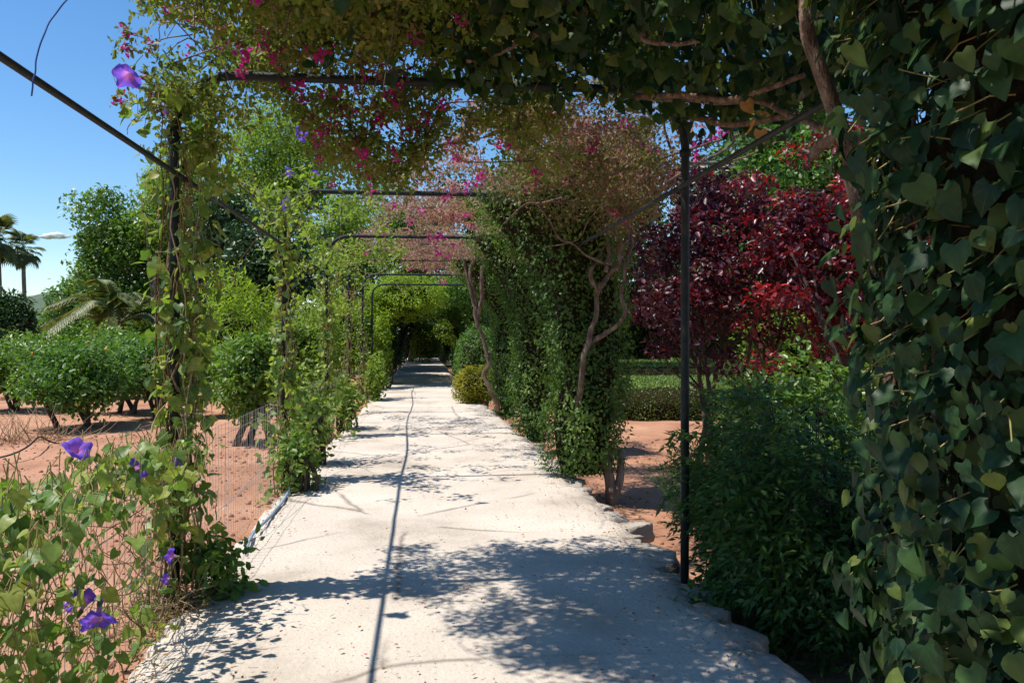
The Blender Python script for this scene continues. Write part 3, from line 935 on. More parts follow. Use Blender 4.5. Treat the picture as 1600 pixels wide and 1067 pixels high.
# ------------------------------------------------------------------ ivy canopy over the near bay
def ivy_canopy():
    t = thing('ivy_canopy', 'thick dark ivy roof with big leaves hanging over the near bay, right half', 'climbing plant', (.7, 3.2, 2.7))
    n = 15000
    x = -.6 + 2.8 * rng.random(n); y = -.8 + 5.6 * rng.random(n)
    P = np.stack([x, y, 0 * x], -1)
    edge = np.clip((x - .05 + .25 * fbm(P, 2.0, 14)) / .35 + np.where(y < 2.4, 1, 0), 0, 1)  # unseen part over the camera is filled densely to shade the near ivy
    keep = rng.random(n) < (.03 + .97 * edge) * np.where(y > 4.5, .35, 1) * np.clip(1.3 + .9 * fbm(P, 1.1, 12), .2, 1)
    P = P[keep]; n = len(P)
    low = 2.94 + .07 * fbm(P, 1.0, 15) - .24 * np.clip((P[:, 0] - .75) / .9, 0, 1) + .02 * np.clip(4 - P[:, 1], -1, 3)
    P[:, 2] = low + .42 * rng.random(n) ** 1.5
    d = np.tile(np.array([[-.2, -.5, -.5]]), (n, 1))
    T, N = orient(n, unit(d), .35, .7, .55, .9)
    S = .068 * (.45 + .95 * rng.random(n))
    split_leaves(t, P, T, N, S, IVY_PARTS, T_IVY, M['ivy'], 300, score=np.where(P[:, 2] < low + .12, 1.0, .4))
    mb = MB(); petioles(mb, P, T, .10, .08, .0022)
    mb.build('petioles', M['petiole'], t, stuff=True)
    # woody branches running under the leaves
    B = [([at(905, -30, 3.9), at(850, 40, 4.0), at(790, 75, 4.1), at(735, 92, 4.3)], .026),
         ([at(700, -5, 4.0), at(760, 5, 4.0), at(800, 20, 3.95), at(845, -15, 3.8)], .02),
         ([at(690, 52, 4.3), at(730, 40, 4.3), at(770, 20, 4.1), at(830, 10, 4.0)], .016),
         ([at(985, 152, 4.5), at(1050, 150, 4.2), at(1150, 152, 3.9), at(1250, 120, 3.4)], .019),
         ([at(1040, 165, 4.6), at(1080, 185, 4.5), at(1160, 196, 4.2), at(1260, 180, 3.5)], .022),
         ([at(1000, 150, 4.4), at(1070, 160, 4.3), at(1190, 160, 3.9), at(1290, 205, 3.2)], .02),
         ([at(930, 0, 3.8), at(905, 40, 3.9), at(890, 70, 4.0), at(905, 82, 4.0)], .016),
         ([at(990, 55, 3.6), at(1010, 65, 3.6), at(1060, 70, 3.5), at(1120, 60, 3.3)], .014)]
    for k, (c, r) in enumerate(B):
        mb = MB(); mb.tube(curve_pts(c, 26, .02, k), np.linspace(r, r * .7, 26), 8)
        mb.build('branch', M['vine_wood'], t, smooth=True)
    # a few withered brown leaves
    q = np.array([at(1165, 160, 3.9), at(1175, 190, 3.9), at(1192, 175, 3.9), at(1188, 205, 3.9), at(1170, 135, 3.95)])
    T, N = orient(len(q), None, .1, 0, .9, 1.2)
    for i in range(len(q)):
        mb = MB(); mb.leaves(q[i:i + 1], T[i:i + 1], N[i:i + 1], .075, G_IVY[3], [.5 + .1 * i])
        mb.build('dead_leaf', M['dead_leaf'], t, smooth=True)
    return t
ivy_canopy()

# ------------------------------------------------------------------ bougainvillea
def bract_cluster_mesh(k, n=14, s=.045, r=.05):
    mb = MB()
    d = rdir(n)
    P = d * r * rng.random((n, 1)) ** .5
    T, N = orient(n, d, .1, .9, .7, .1)
    mb.leaves(P, T, N, s * (.7 + .6 * rng.random(n)), T_OVAL)
    o = mb.build('blossom', M['bract']); me = o.data; bpy.data.objects.remove(o)
    return me
BLOSSOMS = [bract_cluster_mesh(k) for k in range(4)]
def blossoms(t, pts, smin=.7, smax=1.5):
    base = world_loc(t)
    for p in pts:
        o = bpy.data.objects.new('blossom', BLOSSOMS[random.randrange(4)])
        C.objects.link(o); o.parent = t
        o.location = Vector(p) - base
        o.rotation_euler = (random.uniform(0, 6), random.uniform(0, 6), random.uniform(0, 6))
        s = random.uniform(smin, smax); o.scale = (s, s, s)

def boug_near():
    t = thing('bougainvillea', 'bougainvillea with magenta bracts tangled over the nearest arch, upper left', 'bougainvillea', (-.6, 4.9, 2.6))
    n = 370
    c = []
    while len(c) < n:
        x = -1.5 + 2.4 * rng.random(); y = 2.9 + 2.75 * rng.random()
        dens = .35 if y < 3.5 else (1.0 if y < 5.3 else .5)
        if project([(x, y, 3.0)])[0][0] < 232: continue
        if x > .3 and y < 4.7: continue
        if rng.random() > dens: continue
        low = 3.03 if y < 4.8 else 2.95
        if 4.85 < y < 5.6: low = (2.72 if x > -.85 else 2.85) + .16 * math.sin(x * 5.1) - .10 * math.exp(-((x - .05) / .45) ** 2)
        if x < -1.2 and y > 4.4: low = 2.5
        c.append((x, y, low + .62 * rng.random() ** 1.3))
    c = np.array(c)
    up_ = np.stack([-1.0 + 2.65 * rng.random(330), 3.2 + 2.1 * rng.random(330), 3.28 + .4 * rng.random(330)], -1)  # upper clumps, mostly out of view, added to deepen the path's shade
    mb = MB()
    clumps(mb, up_, .2, 110, .042, T_OVAL, up=.4, outw=.4, rnd=.8, droop=.4, hollow=.1)
    clumps(mb, c, .11 + .1 * rng.random(n), 115, .034, T_OVAL, up=.3, outw=.4, rnd=.8, droop=.4, hollow=.1)
    mb.build('foliage', M['boug'], t, stuff=True)
    mb = MB()
    for k in range(70):
        a, b = c[rng.integers(n)], c[rng.integers(n)]
        if np.linalg.norm(a - b) > 1.5: continue
        mb.tube(twig(a, b, .14, 12), np.linspace(.005, .0025, 12), 5, rnd=rng.random())
    for k in range(34):
        a = c[rng.integers(n)]; b = a + rng.normal(size=3) * .25 + np.array([0, 0, -.25])
        mb.tube(limb(a, b, .3, 8), np.linspace(.004, .0015, 8), 4, rnd=rng.random())
    mb.build('twigs', M['vine_wood'], t, smooth=True, stuff=True)
    for k, (cc, r) in enumerate([([at(470, -20, 4.4), at(530, 8, 4.5), at(600, 32, 4.6), at(680, 60, 4.7)], .018), ([at(610, 175, 5.0), at(640, 150, 4.95), at(665, 122, 4.9), at(700, 90, 4.9)], .02), ([at(720, 175, 5.3), at(760, 192, 5.4), at(810, 196, 5.5), at(850, 180, 5.5)], .022), ([at(740, 0, 4.4), at(690, 40, 4.5), at(640, 50, 4.6)], .016)]):
        mb = MB(); mb.tube(curve_pts(cc, 22, .02, k + 40), np.linspace(r, r * .65, 22), 8)
        mb.build('branch', M['vine_wood'], t, smooth=True)
    pts = [at(px, py, Y) for px, py, Y in [(490, 180, 5.0), (480, 190, 5.05), (505, 205, 5.05), (520, 190, 5.0), (455, 135, 4.75), (470, 150, 4.8), (430, 98, 4.5), (380, 110, 4.6), (350, 75, 4.5), (410, 70, 4.5), (578, 268, 5.2), (582, 258, 5.22), (572, 276, 5.2), (585, 215, 5.1), (600, 180, 5.05), (628, 212, 5.15), (640, 200, 5.1), (645, 218, 5.1), (560, 178, 5.0), (555, 140, 4.8), (535, 135, 4.8), (625, 130, 4.75), (610, 145, 4.8), (660, 175, 5.0), (668, 160, 5), (720, 130, 4.9), (740, 45, 4.4), (716, 25, 4.4), (650, 15, 4.4), (455, 30, 4.4), (420, 15, 4.4), (200, 50, 4.6), (196, 78, 4.65), (228, 120, 4.7), (240, 150, 4.75), (190, 160, 4.7), (250, 180, 4.8), (290, 30, 4.6), (235, 70, 4.6), (265, 25, 4.7), (700, 230, 5.4), (690, 195, 5.3), (660, 250, 5.4), (785, 155, 5.3), (800, 175, 5.4), (780, 230, 5.5), (635, 232, 5.3), (505, 150, 4.85), (600, 115, 4.6), (340, 45, 4.5)]]
    pts += [at(random.uniform(380, 720), random.uniform(70, 250), random.uniform(4.7, 5.2)) for k in range(26)] + [at(random.uniform(330, 700), random.uniform(5, 90), random.uniform(4.1, 4.5)) for k in range(9)]
    rim = np.array([p for p in pts if project([p])[0][0] < 330])
    mb = MB(); clumps(mb, rim, .09, 34, .034, T_OVAL, up=.3, rnd=.8, hollow=.1)
    for p in rim:
        mb.tube(twig(p, p + np.array([.28 + .1 * rng.random(), .05 * rng.normal(), .12 * rng.normal()]), .14, 10), np.linspace(.0022, .004, 10), 4, rnd=.9)
    mb.build('sprig', M['boug'], t, stuff=True)
    blossoms(t, pts, .4, 1.0)
    q = c[rng.integers(0, n, 44)] + rng.normal(size=(44, 3)) * .08 + np.array([0, -.05, -.08])
    blossoms(t, q, .35, .8)
    return t
boug_near()

def boug_far():
    t = thing('bougainvillea', 'faded pink and brown bougainvillea roofing the farther arches on the right', 'bougainvillea', (1.2, 11, 2.9))
    n = 2600
    x = -1.2 + 3.3 * rng.random(n); y = 5.6 + 15.0 * rng.random(n)
    P = np.stack([x, y, 0 * x], -1)
    left = np.interp(y, [5.6, 7.5, 9, 12, 14, 16, 18, 21], [.35, .1, -.35, -.85, -1.0, -.6, -.3, 0.1]) + .35 * fbm(P, .9, 4)
    k = (x > left) & (rng.random(n) < np.clip(.62 + 1.25 * fbm(P, 1.0, 6), .04, 1) * np.where((x < .9) & (y < 16), .62, 1))
    P = P[k]; n = len(P)
    P[:, 2] = BAR_Z + .06 - .08 * np.sin((P[:, 1] - Y1) / DY * PI) ** 2 + .10 * fbm(P, 1.5, 8) + .34 * rng.random(n) ** 1.5 - .10 * np.clip((P[:, 0] - .8), 0, 1)
    mb = MB()
    clumps(mb, P, .10 + .16 * rng.random(n), 62, .040, T_DIAM, up=.25, outw=.2, rnd=.9, droop=.3, flat=.55, hollow=.05)
    mb.build('foliage', M['boug_dry'], t, stuff=True)
    # the greener growth hanging over the right posts between the first and second arch
    c = []
    for k in range(300):
        y0 = 5.6 + 5.2 * rng.random(); x0 = .85 + 1.25 * rng.random()
        c.append((x0, y0, 2.58 + .85 * rng.random() + .2 * (x0 < 1.2)))
    c = np.array(c)
    mb = MB(); clumps(mb, c, .2, 150, .034, T_DIAM, up=.3, rnd=.8, hollow=.1)
    mb.build('green_growth', M['boug_mix'], t, stuff=True)
    mb = MB()
    for k in range(90):
        i = rng.integers(len(P)); a = P[i]; b = a + rng.normal(size=3) * np.array([.5, .5, .06])
        mb.tube(twig(a, b), np.linspace(.006, .0025, 10), 5, rnd=rng.random())
    for k in range(40):
        a = c[rng.integers(len(c))]; b = a + rng.normal(size=3) * np.array([.35, .35, .25])
        mb.tube(twig(a, b), np.linspace(.006, .0025, 10), 5)
    mb.build('twigs', M['vine_wood'], t, smooth=True, stuff=True)
    for k in range(14):
        a = np.array([.9 + 1.2 * rng.random(), 5.8 + 2.4 * rng.random(), 2.45 + .5 * rng.random()]); b = a + np.array([rng.normal() * .7, rng.normal() * .5, .3 * rng.normal() + .25])
        mb = MB(); mb.tube(twig(a, b, .16, 18), knotty(.015, .006, 18, k), 6); mb.build('branch', M['vine_wood'], t, smooth=True)
    # bare twisting trunks climbing over the ivy columns
    Yt = 7.96
    def AT(px, py, dy=0): return at(px, py, Yt + dy)
    for k, (cc, r0, r1) in enumerate([
            ([AT(900, 668, .5), AT(905, 625, .2), AT(912, 572), AT(922, 530), AT(935, 490), AT(930, 450), AT(922, 428), AT(935, 400, .1), AT(955, 350, .2), AT(965, 280, .2)], .034, .016),
            ([AT(915, 538, .02), AT(950, 520, -.05), AT(972, 490, -.1), AT(975, 440, -.1), AT(985, 390, 0), AT(990, 330, .1), AT(985, 260, .2)], .026, .013),
            ([AT(935, 455), AT(955, 435, -.03), AT(968, 405, -.05), AT(978, 350), AT(960, 300, .1)], .03, .014),
            ([AT(958, 420), AT(925, 405, -.1), AT(880, 375, -.2), AT(840, 325, -.25), AT(812, 295, -.3)], .014, .008),
            ([AT(945, 430), AT(950, 370), AT(945, 310, .1), AT(925, 250, .2)], .024, .012)]):
        mb = MB(); mb.tube(curve_pts(cc, 44, .045, k + 60), knotty(r0, r1, 44, k), 9)
        mb.build('trunk', M['vine_wood'], t, smooth=True)
    Yt = 14.6
    for k, (cc, r0, r1) in enumerate([
            ([AT(780, 640, .4), AT(772, 620), AT(756, 590), AT(764, 565), AT(755, 530), AT(745, 500), AT(742, 470), AT(735, 430), AT(745, 400)], .045, .03),
            ([AT(745, 500), AT(752, 460), AT(752, 420), AT(760, 390)], .045, .03),
            ([AT(748, 500), AT(738, 460), AT(728, 420), AT(720, 395)], .03, .02)]):
        mb = MB(); mb.tube(curve_pts(cc, 36, .03, k + 80), knotty(r0, r1, 36, k), 8)
        mb.build('trunk', M['vine_wood'], t, smooth=True)
    pts = [at(px, py, Y) for px, py, Y in [(748, 280, 7.5), (752, 275, 7.5), (735, 290, 7.6), (728, 300, 8), (700, 305, 8.4), (712, 298, 8.4), (660, 330, 9), (680, 375, 11.5), (690, 370, 11.5), (685, 395, 12), (665, 405, 13), (680, 408, 13), (572, 395, 12), (580, 298, 8.3), (520, 290, 8.2), (710, 385, 12), (735, 355, 10), (730, 330, 9), (950, 325, 6.8), (965, 330, 6.8), (985, 330, 6.8), (960, 305, 6.6), (975, 345, 6.9), (1010, 270, 6.5), (990, 225, 6.3), (975, 195, 6.3), (935, 245, 6.4), (910, 235, 6.4), (830, 210, 6.2), (790, 225, 6), (1115, 215, 6.5), (1100, 225, 6.5), (1130, 205, 6.6), (830, 290, 7.2), (1020, 235, 6.3), (885, 280, 6.7), (945, 300, 6.7), (1085, 240, 6.6), (712, 250, 7), (690, 415, 14), (692, 440, 16), (700, 400, 13), (640, 345, 9.5), (620, 320, 9), (640, 420, 14), (600, 365, 11)]]
    blossoms(t, pts, .6, 1.2)
    k = rng.integers(0, len(P), 60)
    blossoms(t, P[k] + np.array([0, 0, -.06]), .5, 1.2)
    return t
boug_far()

# ------------------------------------------------------------------ ivy columns along the right side
t = ivy_column('ivy_column', 'nearest of the leafy ivy columns beyond the nandina, bare trunks twisting up its face', 1.74, Y1 + DY, .39, .05, 3.05, 15000, .046, flare=.45, lean=.34, lump=.2, group='ivy covered posts', mat='ivy_col', seed=3)
mb = MB()
mb.tube(curve_pts([(2.0, 8.25, -.4), (1.99, 8.25, -.1), (1.93, 8.3, .3)], 12, .01), np.linspace(.07, .05, 12), 8)
mb.tube(curve_pts([(2.0, 8.25, -.25), (2.08, 8.25, -.05), (2.14, 8.35, .3)], 12, .01), np.linspace(.055, .04, 12), 8)
mb.build('trunk', M['bark'], t, smooth=True)
ivy_column('ivy_column', 'middle ivy column on the right of the path, second beyond the dark post', 1.74, Y1 + 2 * DY, .36, -.1, 3.05, 11000, .048, flare=.42, lean=.35, group='ivy covered posts', mat='ivy_col', seed=13)
ivy_column('ivy_column', 'farthest ivy column on the right, just before the round golden bush', 1.72, Y1 + 3 * DY, .36, -.1, 3.05, 9000, .052, flare=.45, lean=.4, group='ivy covered posts', mat='ivy_col', seed=23)

bush('round_shrub', 'round clipped dark green shrub at the path edge before the leafy tunnel', 1.36, 18.9, -.15, .62, .6, 1.95, 7000, .05, 'tree_a', T_DIAM, 'clipped round shrubs', lump=.12)
bush('golden_shrub', 'low golden yellow shrub at the foot of the round clipped one', 1.22, 18.05, -.15, .52, .42, 1.0, 5000, .05, 'gold', T_DIAM, 'clipped round shrubs', lump=.2)

# ------------------------------------------------------------------ leafy tunnel at the far end
def tunnel(name, label, y0, y1, xl, xr, top, n, mat, seed, wall=.55, lsize=.1, open_roof=None, group='overgrown far bays of the pergola', depth=1.0):
    """a bay of climber grown over the hoops: a thick arched shell with ragged leaves"""
    t = thing(name, label, 'climbing plant', ((xl + xr) / 2, y0, 0), group)
    xm, hw = (xl + xr) / 2, (xr - xl) / 2
    ph = PI * rng.random(n); y = y0 + (y1 - y0) * rng.random(n)
    cx, sx = np.cos(ph), np.sin(ph)
    P = np.stack([xm + hw * np.sign(cx) * np.abs(cx) ** .55, y, top * np.abs(sx) ** .55], -1)
    D = unit(np.stack([cx, 0 * cx, sx], -1))
    P += D * (wall * (rng.random(n) ** 1.3 - .2) * depth + .28 * fbm(P, .9, seed) - .06)[:, None]
    if open_roof:
        k = ~((sx > .55) & (y > open_roof[0]) & (y < open_roof[1]) & (cx < .5))
        P, D = P[k], D[k]
    T, N = orient(len(P), D, .6, .3, .7, .4)
    mb = MB(); mb.leaves(P, T, N, lsize * (.6 + .8 * rng.random(len(P))), T_DIAM, np.clip(.6 * rng.random(len(P)) + .2 + .4 * fbm(P, .8, seed + 1), 0, 1))
    mb.build('foliage', M[mat], t, stuff=True)
    mb = MB()
    for x in (xl - .15, xr + .15):
        for k in range(5):
            yy = y0 + (k + .5) * (y1 - y0) / 5
            mb.tube(curve_pts([(x, yy, -.3), (x + rng.normal() * .08, yy, 1.2), (x * .85, yy + .2, top - .1), (xm, yy + .3, top)], 16, .04, k), np.linspace(.05, .02, 16), 6)
    mb.build('stems', M['bark_dark'], t, smooth=True)
    return t
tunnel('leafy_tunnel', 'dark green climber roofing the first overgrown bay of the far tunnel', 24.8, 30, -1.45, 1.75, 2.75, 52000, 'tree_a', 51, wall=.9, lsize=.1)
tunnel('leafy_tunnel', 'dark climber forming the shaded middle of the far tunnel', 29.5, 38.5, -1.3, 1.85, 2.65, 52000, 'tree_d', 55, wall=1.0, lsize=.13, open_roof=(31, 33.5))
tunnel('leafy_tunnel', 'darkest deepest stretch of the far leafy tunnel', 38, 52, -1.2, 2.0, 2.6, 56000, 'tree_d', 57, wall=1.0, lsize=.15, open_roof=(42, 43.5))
bush('climber_mound', 'bright lime green mound of climber on top of the tunnel mouth', -.6, 24.6, 1.95, 1.2, .9, 1.45, 8500, .075, 'lime', T_DIAM, lump=.5, core=.6, cat='climbing plant')
bush('climber_mound', 'sunlit green climber hanging inside the tunnel on the right', 1.75, 31.6, .9, 1.1, 1.3, 1.9, 5200, .09, 'tree_b', T_DIAM, lump=.75, core=.4, cat='climbing plant')
tree('tree', 'broad tree with dark trunk closing the far end of the path', 'tree', (1.35, 53, -.1), (1.5, 54, 4.2), (4, 3, 2.6), 70, 120, .2, 'tree_a', 'bark_dark', .28, clr=.9, lumpy=.3)
bush('shrub', 'pale green leafy shrub at the far end of the path', .25, 47, -.1, .8, .8, 2.5, 3500, .12, 'tree_b', lump=.3)
hedge_box('tall_hedge', 'tall dark hedge closing the view behind the end of the path', -7, 9, 57, 59, -.2, 4.2, 14000, .2, mat='tree_d')
bush('shrub', 'dark shrub deep in the tunnel right of the path end', 2.0, 50, -.1, .9, 1.2, 2.4, 3500, .12, 'tree_a', lump=.3)
bush('shrub', 'dark shrub deep in the tunnel left of the path end', -.9, 51, -.1, 1.2, 1.2, 2.6, 3500, .12, 'tree_d', lump=.3)

# ------------------------------------------------------------------ right garden
hedge_box('box_hedge', 'low clipped box hedge with sunlit flat top behind the dark post', 3.2, 8.6, 16.7, 21.5, -.3, .42, 30000, .05, group='clipped box hedges')
hedge_box('box_hedge', 'second clipped box hedge farther back with pale sunlit top', 3.0, 11, 23.5, 30, -.3, .62, 26000, .06, group='clipped box hedges')

hedge_box('tall_hedge', 'tall green hedge at the back of the right garden', 1.5, 26, 34, 35.5, -.3, 3.4, 24000, .13, mat='tree_a')
def plum(name, label, base, cc, cr, ncl, per, ls, mat, stems, seed):
    return tree(name, label, 'tree', base, cc, cr, ncl, per, ls, mat, 'bark_dark', .055, stems=stems, clr=.28, tmpl=T_OVAL, lumpy=.35, limbs=36, surface=.3, group='red leaved trees', flat=.55)
plum('plum_tree', 'purple leaved plum tree with several dark stems behind the dark post', (4.05, 10.6, -.3), (3.95, 10.6, 2.65), (1.5, 1.2, 1.75), 150, 115, .066, 'red', 6, 1)
plum('plum_tree', 'bright red leaved tree beside the ivy, glossy leaves catching the sun', (5.35, 9.2, -.3), (5.25, 9.4, 2.5), (1.4, 1.1, 1.6), 125, 110, .075, 'red_bright', 4, 2)
tree('tree', 'dense green conifer-like tree rising behind the red leaved trees', 'tree', (8.6, 16.5, -.3), (8.4, 16.5, 4.4), (2.4, 1.8, 2.9), 210, 210, .12, 'tree_a', 'bark', .2, clr=.6, lumpy=.25, surface=.4)
tree('tree', 'tall dark tree behind the hedges at the right', 'tree', (6.2, 33, -.3), (6.2, 33, 5.0), (4.2, 3, 4.4), 150, 170, .22, 'tree_d', 'bark_dark', .25, clr=1.0)
tree('tree', 'dark green tree filling the gap between the ivy and the red trees', 'tree', (13.5, 27, -.3), (13.5, 27, 5.0), (5, 3, 5), 170, 170, .22, 'tree_d', 'bark_dark', .25, clr=1.0)
tree('tree', 'shady tree just right of the ivy columns behind the faded bougainvillea', 'tree', (4.6, 24.5, -.3), (4.6, 24.5, 5.2), (2.4, 2.0, 3.0), 90, 120, .14, 'tree_a', 'bark', .2, clr=.8)
bush('shrub', 'light green shrub glowing between the two red leaved trees', 5.9, 11.6, -.3, 1.1, .8, 2.3, 6000, .075, 'tree_b', T_OVAL, lump=.35, core=.5)
bush('shrub', 'fresh green shrub under the red leaved trees', 6.9, 12.6, -.3, 1.3, .8, 2.1, 7500, .075, 'citrus', T_OVAL, lump=.35, core=.5)
t = bush('flowering_shrub', 'small shrub with pink flowers low under the plum tree', 4.9, 11.7, -.3, .35, .35, 1.35, 1400, .05, 'tree_a', lump=.3, core=.4)
blossoms(t, [at(px, py, 11.4) for px, py in ((1165, 572), (1175, 565), (1155, 580), (1180, 575), (1168, 585), (1150, 570), (1185, 560))], .8, 1.3)

def nandina():
    t = thing('nandina_shrub', 'feathery dark green nandina shrub spilling over the path edge by the dark post', 'shrub', (2.3, 4.5, -.3))
    stems = MB(); lf = MB()
    P, T, N, S, Rn = [], [], [], [], []
    for k in range(150):
        a = rng.random() * 2 * PI
        rb = .10 + .22 * rng.random()
        b = np.array([2.36 + rb * math.cos(a), 4.5 + rb * math.sin(a) * 1.3, -.35])
        hh = .5 + 1.0 * rng.random() ** .8
        sp = (.2 + .42 * rng.random()) * (.62 if math.cos(a) < 0 else 1.1)
        e = b + np.array([math.cos(a) * sp, math.sin(a) * sp * 1.15, hh])
        c = curve_pts([b, b * .55 + e * .45 + np.array([0, 0, .18 * hh]), e], 12, .02, k)
        stems.tube(c, np.linspace(.007, .003, 12), 5, rnd=rng.random(), cap=False)
        shade = rng.random()
        for f in range(7):                    # compound fronds along each cane
            j = 3 + int(rng.integers(0, 9))
            d = unit(np.array([math.cos(a + rng.normal() * 1.0), math.sin(a + rng.normal() * 1.0), .25 + .3 * rng.normal()]))
            Lf = .22 + .16 * rng.random()
            fr = curve_pts([c[j], c[j] + d * Lf * .55, c[j] + d * Lf + np.array([0, 0, -.14 - .08 * rng.random()])], 8)
            stems.tube(fr, np.linspace(.003, .0012, 8), 4, rnd=.2, cap=False)
            side = unit(np.cross(d, [0, 0, 1]))
            for q in range(2, 8):
                for sg in (-1, 1):
                    tw = unit(side * sg + d * .7 + np.array([0, 0, -.35]) + rng.normal(size=3) * .15)
                    nl = 3 if q < 6 else 2
                    for z in range(nl):
                        P.append(fr[q] + tw * (.012 + .032 * z)); T.append(tw + rng.normal(size=3) * .35 + (side * .5 if z % 2 else -side * .2) + np.array([0, 0, -.15]))
                        N.append(np.array([0, 0, 1.0]) + rng.normal(size=3) * .35 + np.array([-.2, -.3, 0])); S.append(.046 + .026 * rng.random()); Rn.append(.5 * shade + .5 * rng.random())
    lf.leaves(np.array(P), np.array(T), unit(np.array(N)), np.array(S), mk([(0, 0, 0), (-.20, .42, .05), (0, 1, -.10), (.20, .42, .05)], [(0, 3, 2), (0, 2, 1)]), np.array(Rn))
    stems.build('canes', M['bark_dark'], t, smooth=True, stuff=True)
    lf.build('foliage', M['nandina'], t, stuff=True)
    return t
nandina()
bush('shrub', 'sunlit yellow green shrub top behind the feathery nandina', 3.1, 6.1, -.3, .72, .6, 1.66, 6200, .06, 'citrus', T_OVAL, lump=.3, core=.45)
bush('shrub', 'low fern-like shrub on the soil left of the dark post', 2.62, 7.4, -.3, .36, .45, .8, 2600, .05, 'nandina', T_NARROW, lump=.4, core=.4)
bush('shrub', 'deep green shrub behind the nandina next to the ivy', 3.1, 3.6, -.3, .7, .7, 1.5, 4200, .06, 'nandina', T_OVAL, lump=.3, core=.5)
bush('shrub', 'tiny leafy sprig on the path edge below the dark post', 1.72, 4.35, -.12, .2, .16, .22, 240, .045, 'nandina', T_OVAL, lump=.4, core=0, stems=6)

# ------------------------------------------------------------------ left fence, morning glory
def fence_bay(label, y0, y1, h):
    t = thing('wire_fence', label, 'fence', (XL - .03, (y0 + y1) / 2, -.12), 'wire mesh bays between the left posts')
    mb = MB(); x = XL - .045
    yy = y0 + .05
    while yy < y1:
        mb.tube([(x, yy, -.14), (x + rng.normal() * .004, yy + rng.normal() * .004, h)], .0016, 4, cap=False); yy += .075
    for z in np.linspace(-.05, h, 7):
        mb.tube(curve_pts([(x, y0, z), (x, (y0 + y1) / 2, z - .012), (x, y1, z)], 6), .0016, 4, cap=False)
    mb.build('wire_mesh', M['wire'], t, stuff=True)
for n, lab in enumerate(['wire mesh behind the nearest morning glory, left edge', 'bare wire mesh beside the grey blue pipe', 'wire mesh behind the second clump of vine leaves', 'wire mesh among the pale shrubs farther along the left posts']):
    fence_bay(lab, Y1 + DY * (n - 1), Y1 + DY * n, .86)
t = thing('tie_wire', 'loose slanting wires tied across the bare mesh on the left', 'wire', (XL, 6.5, 0))
mb = MB()
for a, b in (((345, 800), (440, 700)), ((360, 780), (425, 735)), ((330, 690), (430, 640))):
    mb.tube(curve_pts([at(*a, 6.0), at(*b, 7.8)], 12, .015, a[0]), .0022, 5)
mb.build('strand', M['wire'], t)

def flower_mesh():
    prof = [(.004, -.060), (.006, -.045), (.010, -.026), (.017, -.010), (.030, .0), (.043, .003), (.050, -.002)]
    k = 30; V = []; F = []
    for i, (r, z) in enumerate(prof):
        for j in range(k):
            a = j / k * 2 * PI
            w = 1 + (.10 * math.cos(5 * a) + .05 * math.sin(7 * a + .6)) * (i / 6) ** 2
            V.append((r * w * math.cos(a), r * w * math.sin(a), z + .005 * math.cos(5 * a) * (i / 6) + (.008 * math.sin(2 * a + 1) + .004 * math.sin(9 * a)) * (i / 6) ** 2))
    for i in range(len(prof) - 1):
        for j in range(k):
            F.append((i * k + j, i * k + (j + 1) % k, (i + 1) * k + (j + 1) % k, (i + 1) * k + j))
    mb = MB(); mb.add(V, F); o = mb.build('flower', M['glory_flower'], smooth=True); me = o.data; bpy.data.objects.remove(o)
    mb = MB()
    mb.tube([(0, 0, -.078), (0, 0, -.066), (0, 0, -.055), (0, 0, -.042)], [.003, .007, .0085, .005], 8)
    mb.tube(curve_pts([(0, 0, -.076), (.004, .004, -.10), (.015, .008, -.13)], 6), .0018, 5)
    o = mb.build('calyx', M['glory'], smooth=True); cm = o.data; bpy.data.objects.remove(o)
    return me, cm
FLOWER, CALYX = flower_mesh()
def flowers(t, items):
    base = world_loc(t)
    for p, d, s in items:
        o = bpy.data.objects.new('flower', FLOWER); C.objects.link(o); o.parent = t
        o.location = Vector(p) - base
        o.rotation_euler = Vector(d).to_track_quat('Z', 'Y').to_euler(); o.scale = (s, s, s)
        c = bpy.data.objects.new('calyx', CALYX); C.objects.link(c); c.parent = o

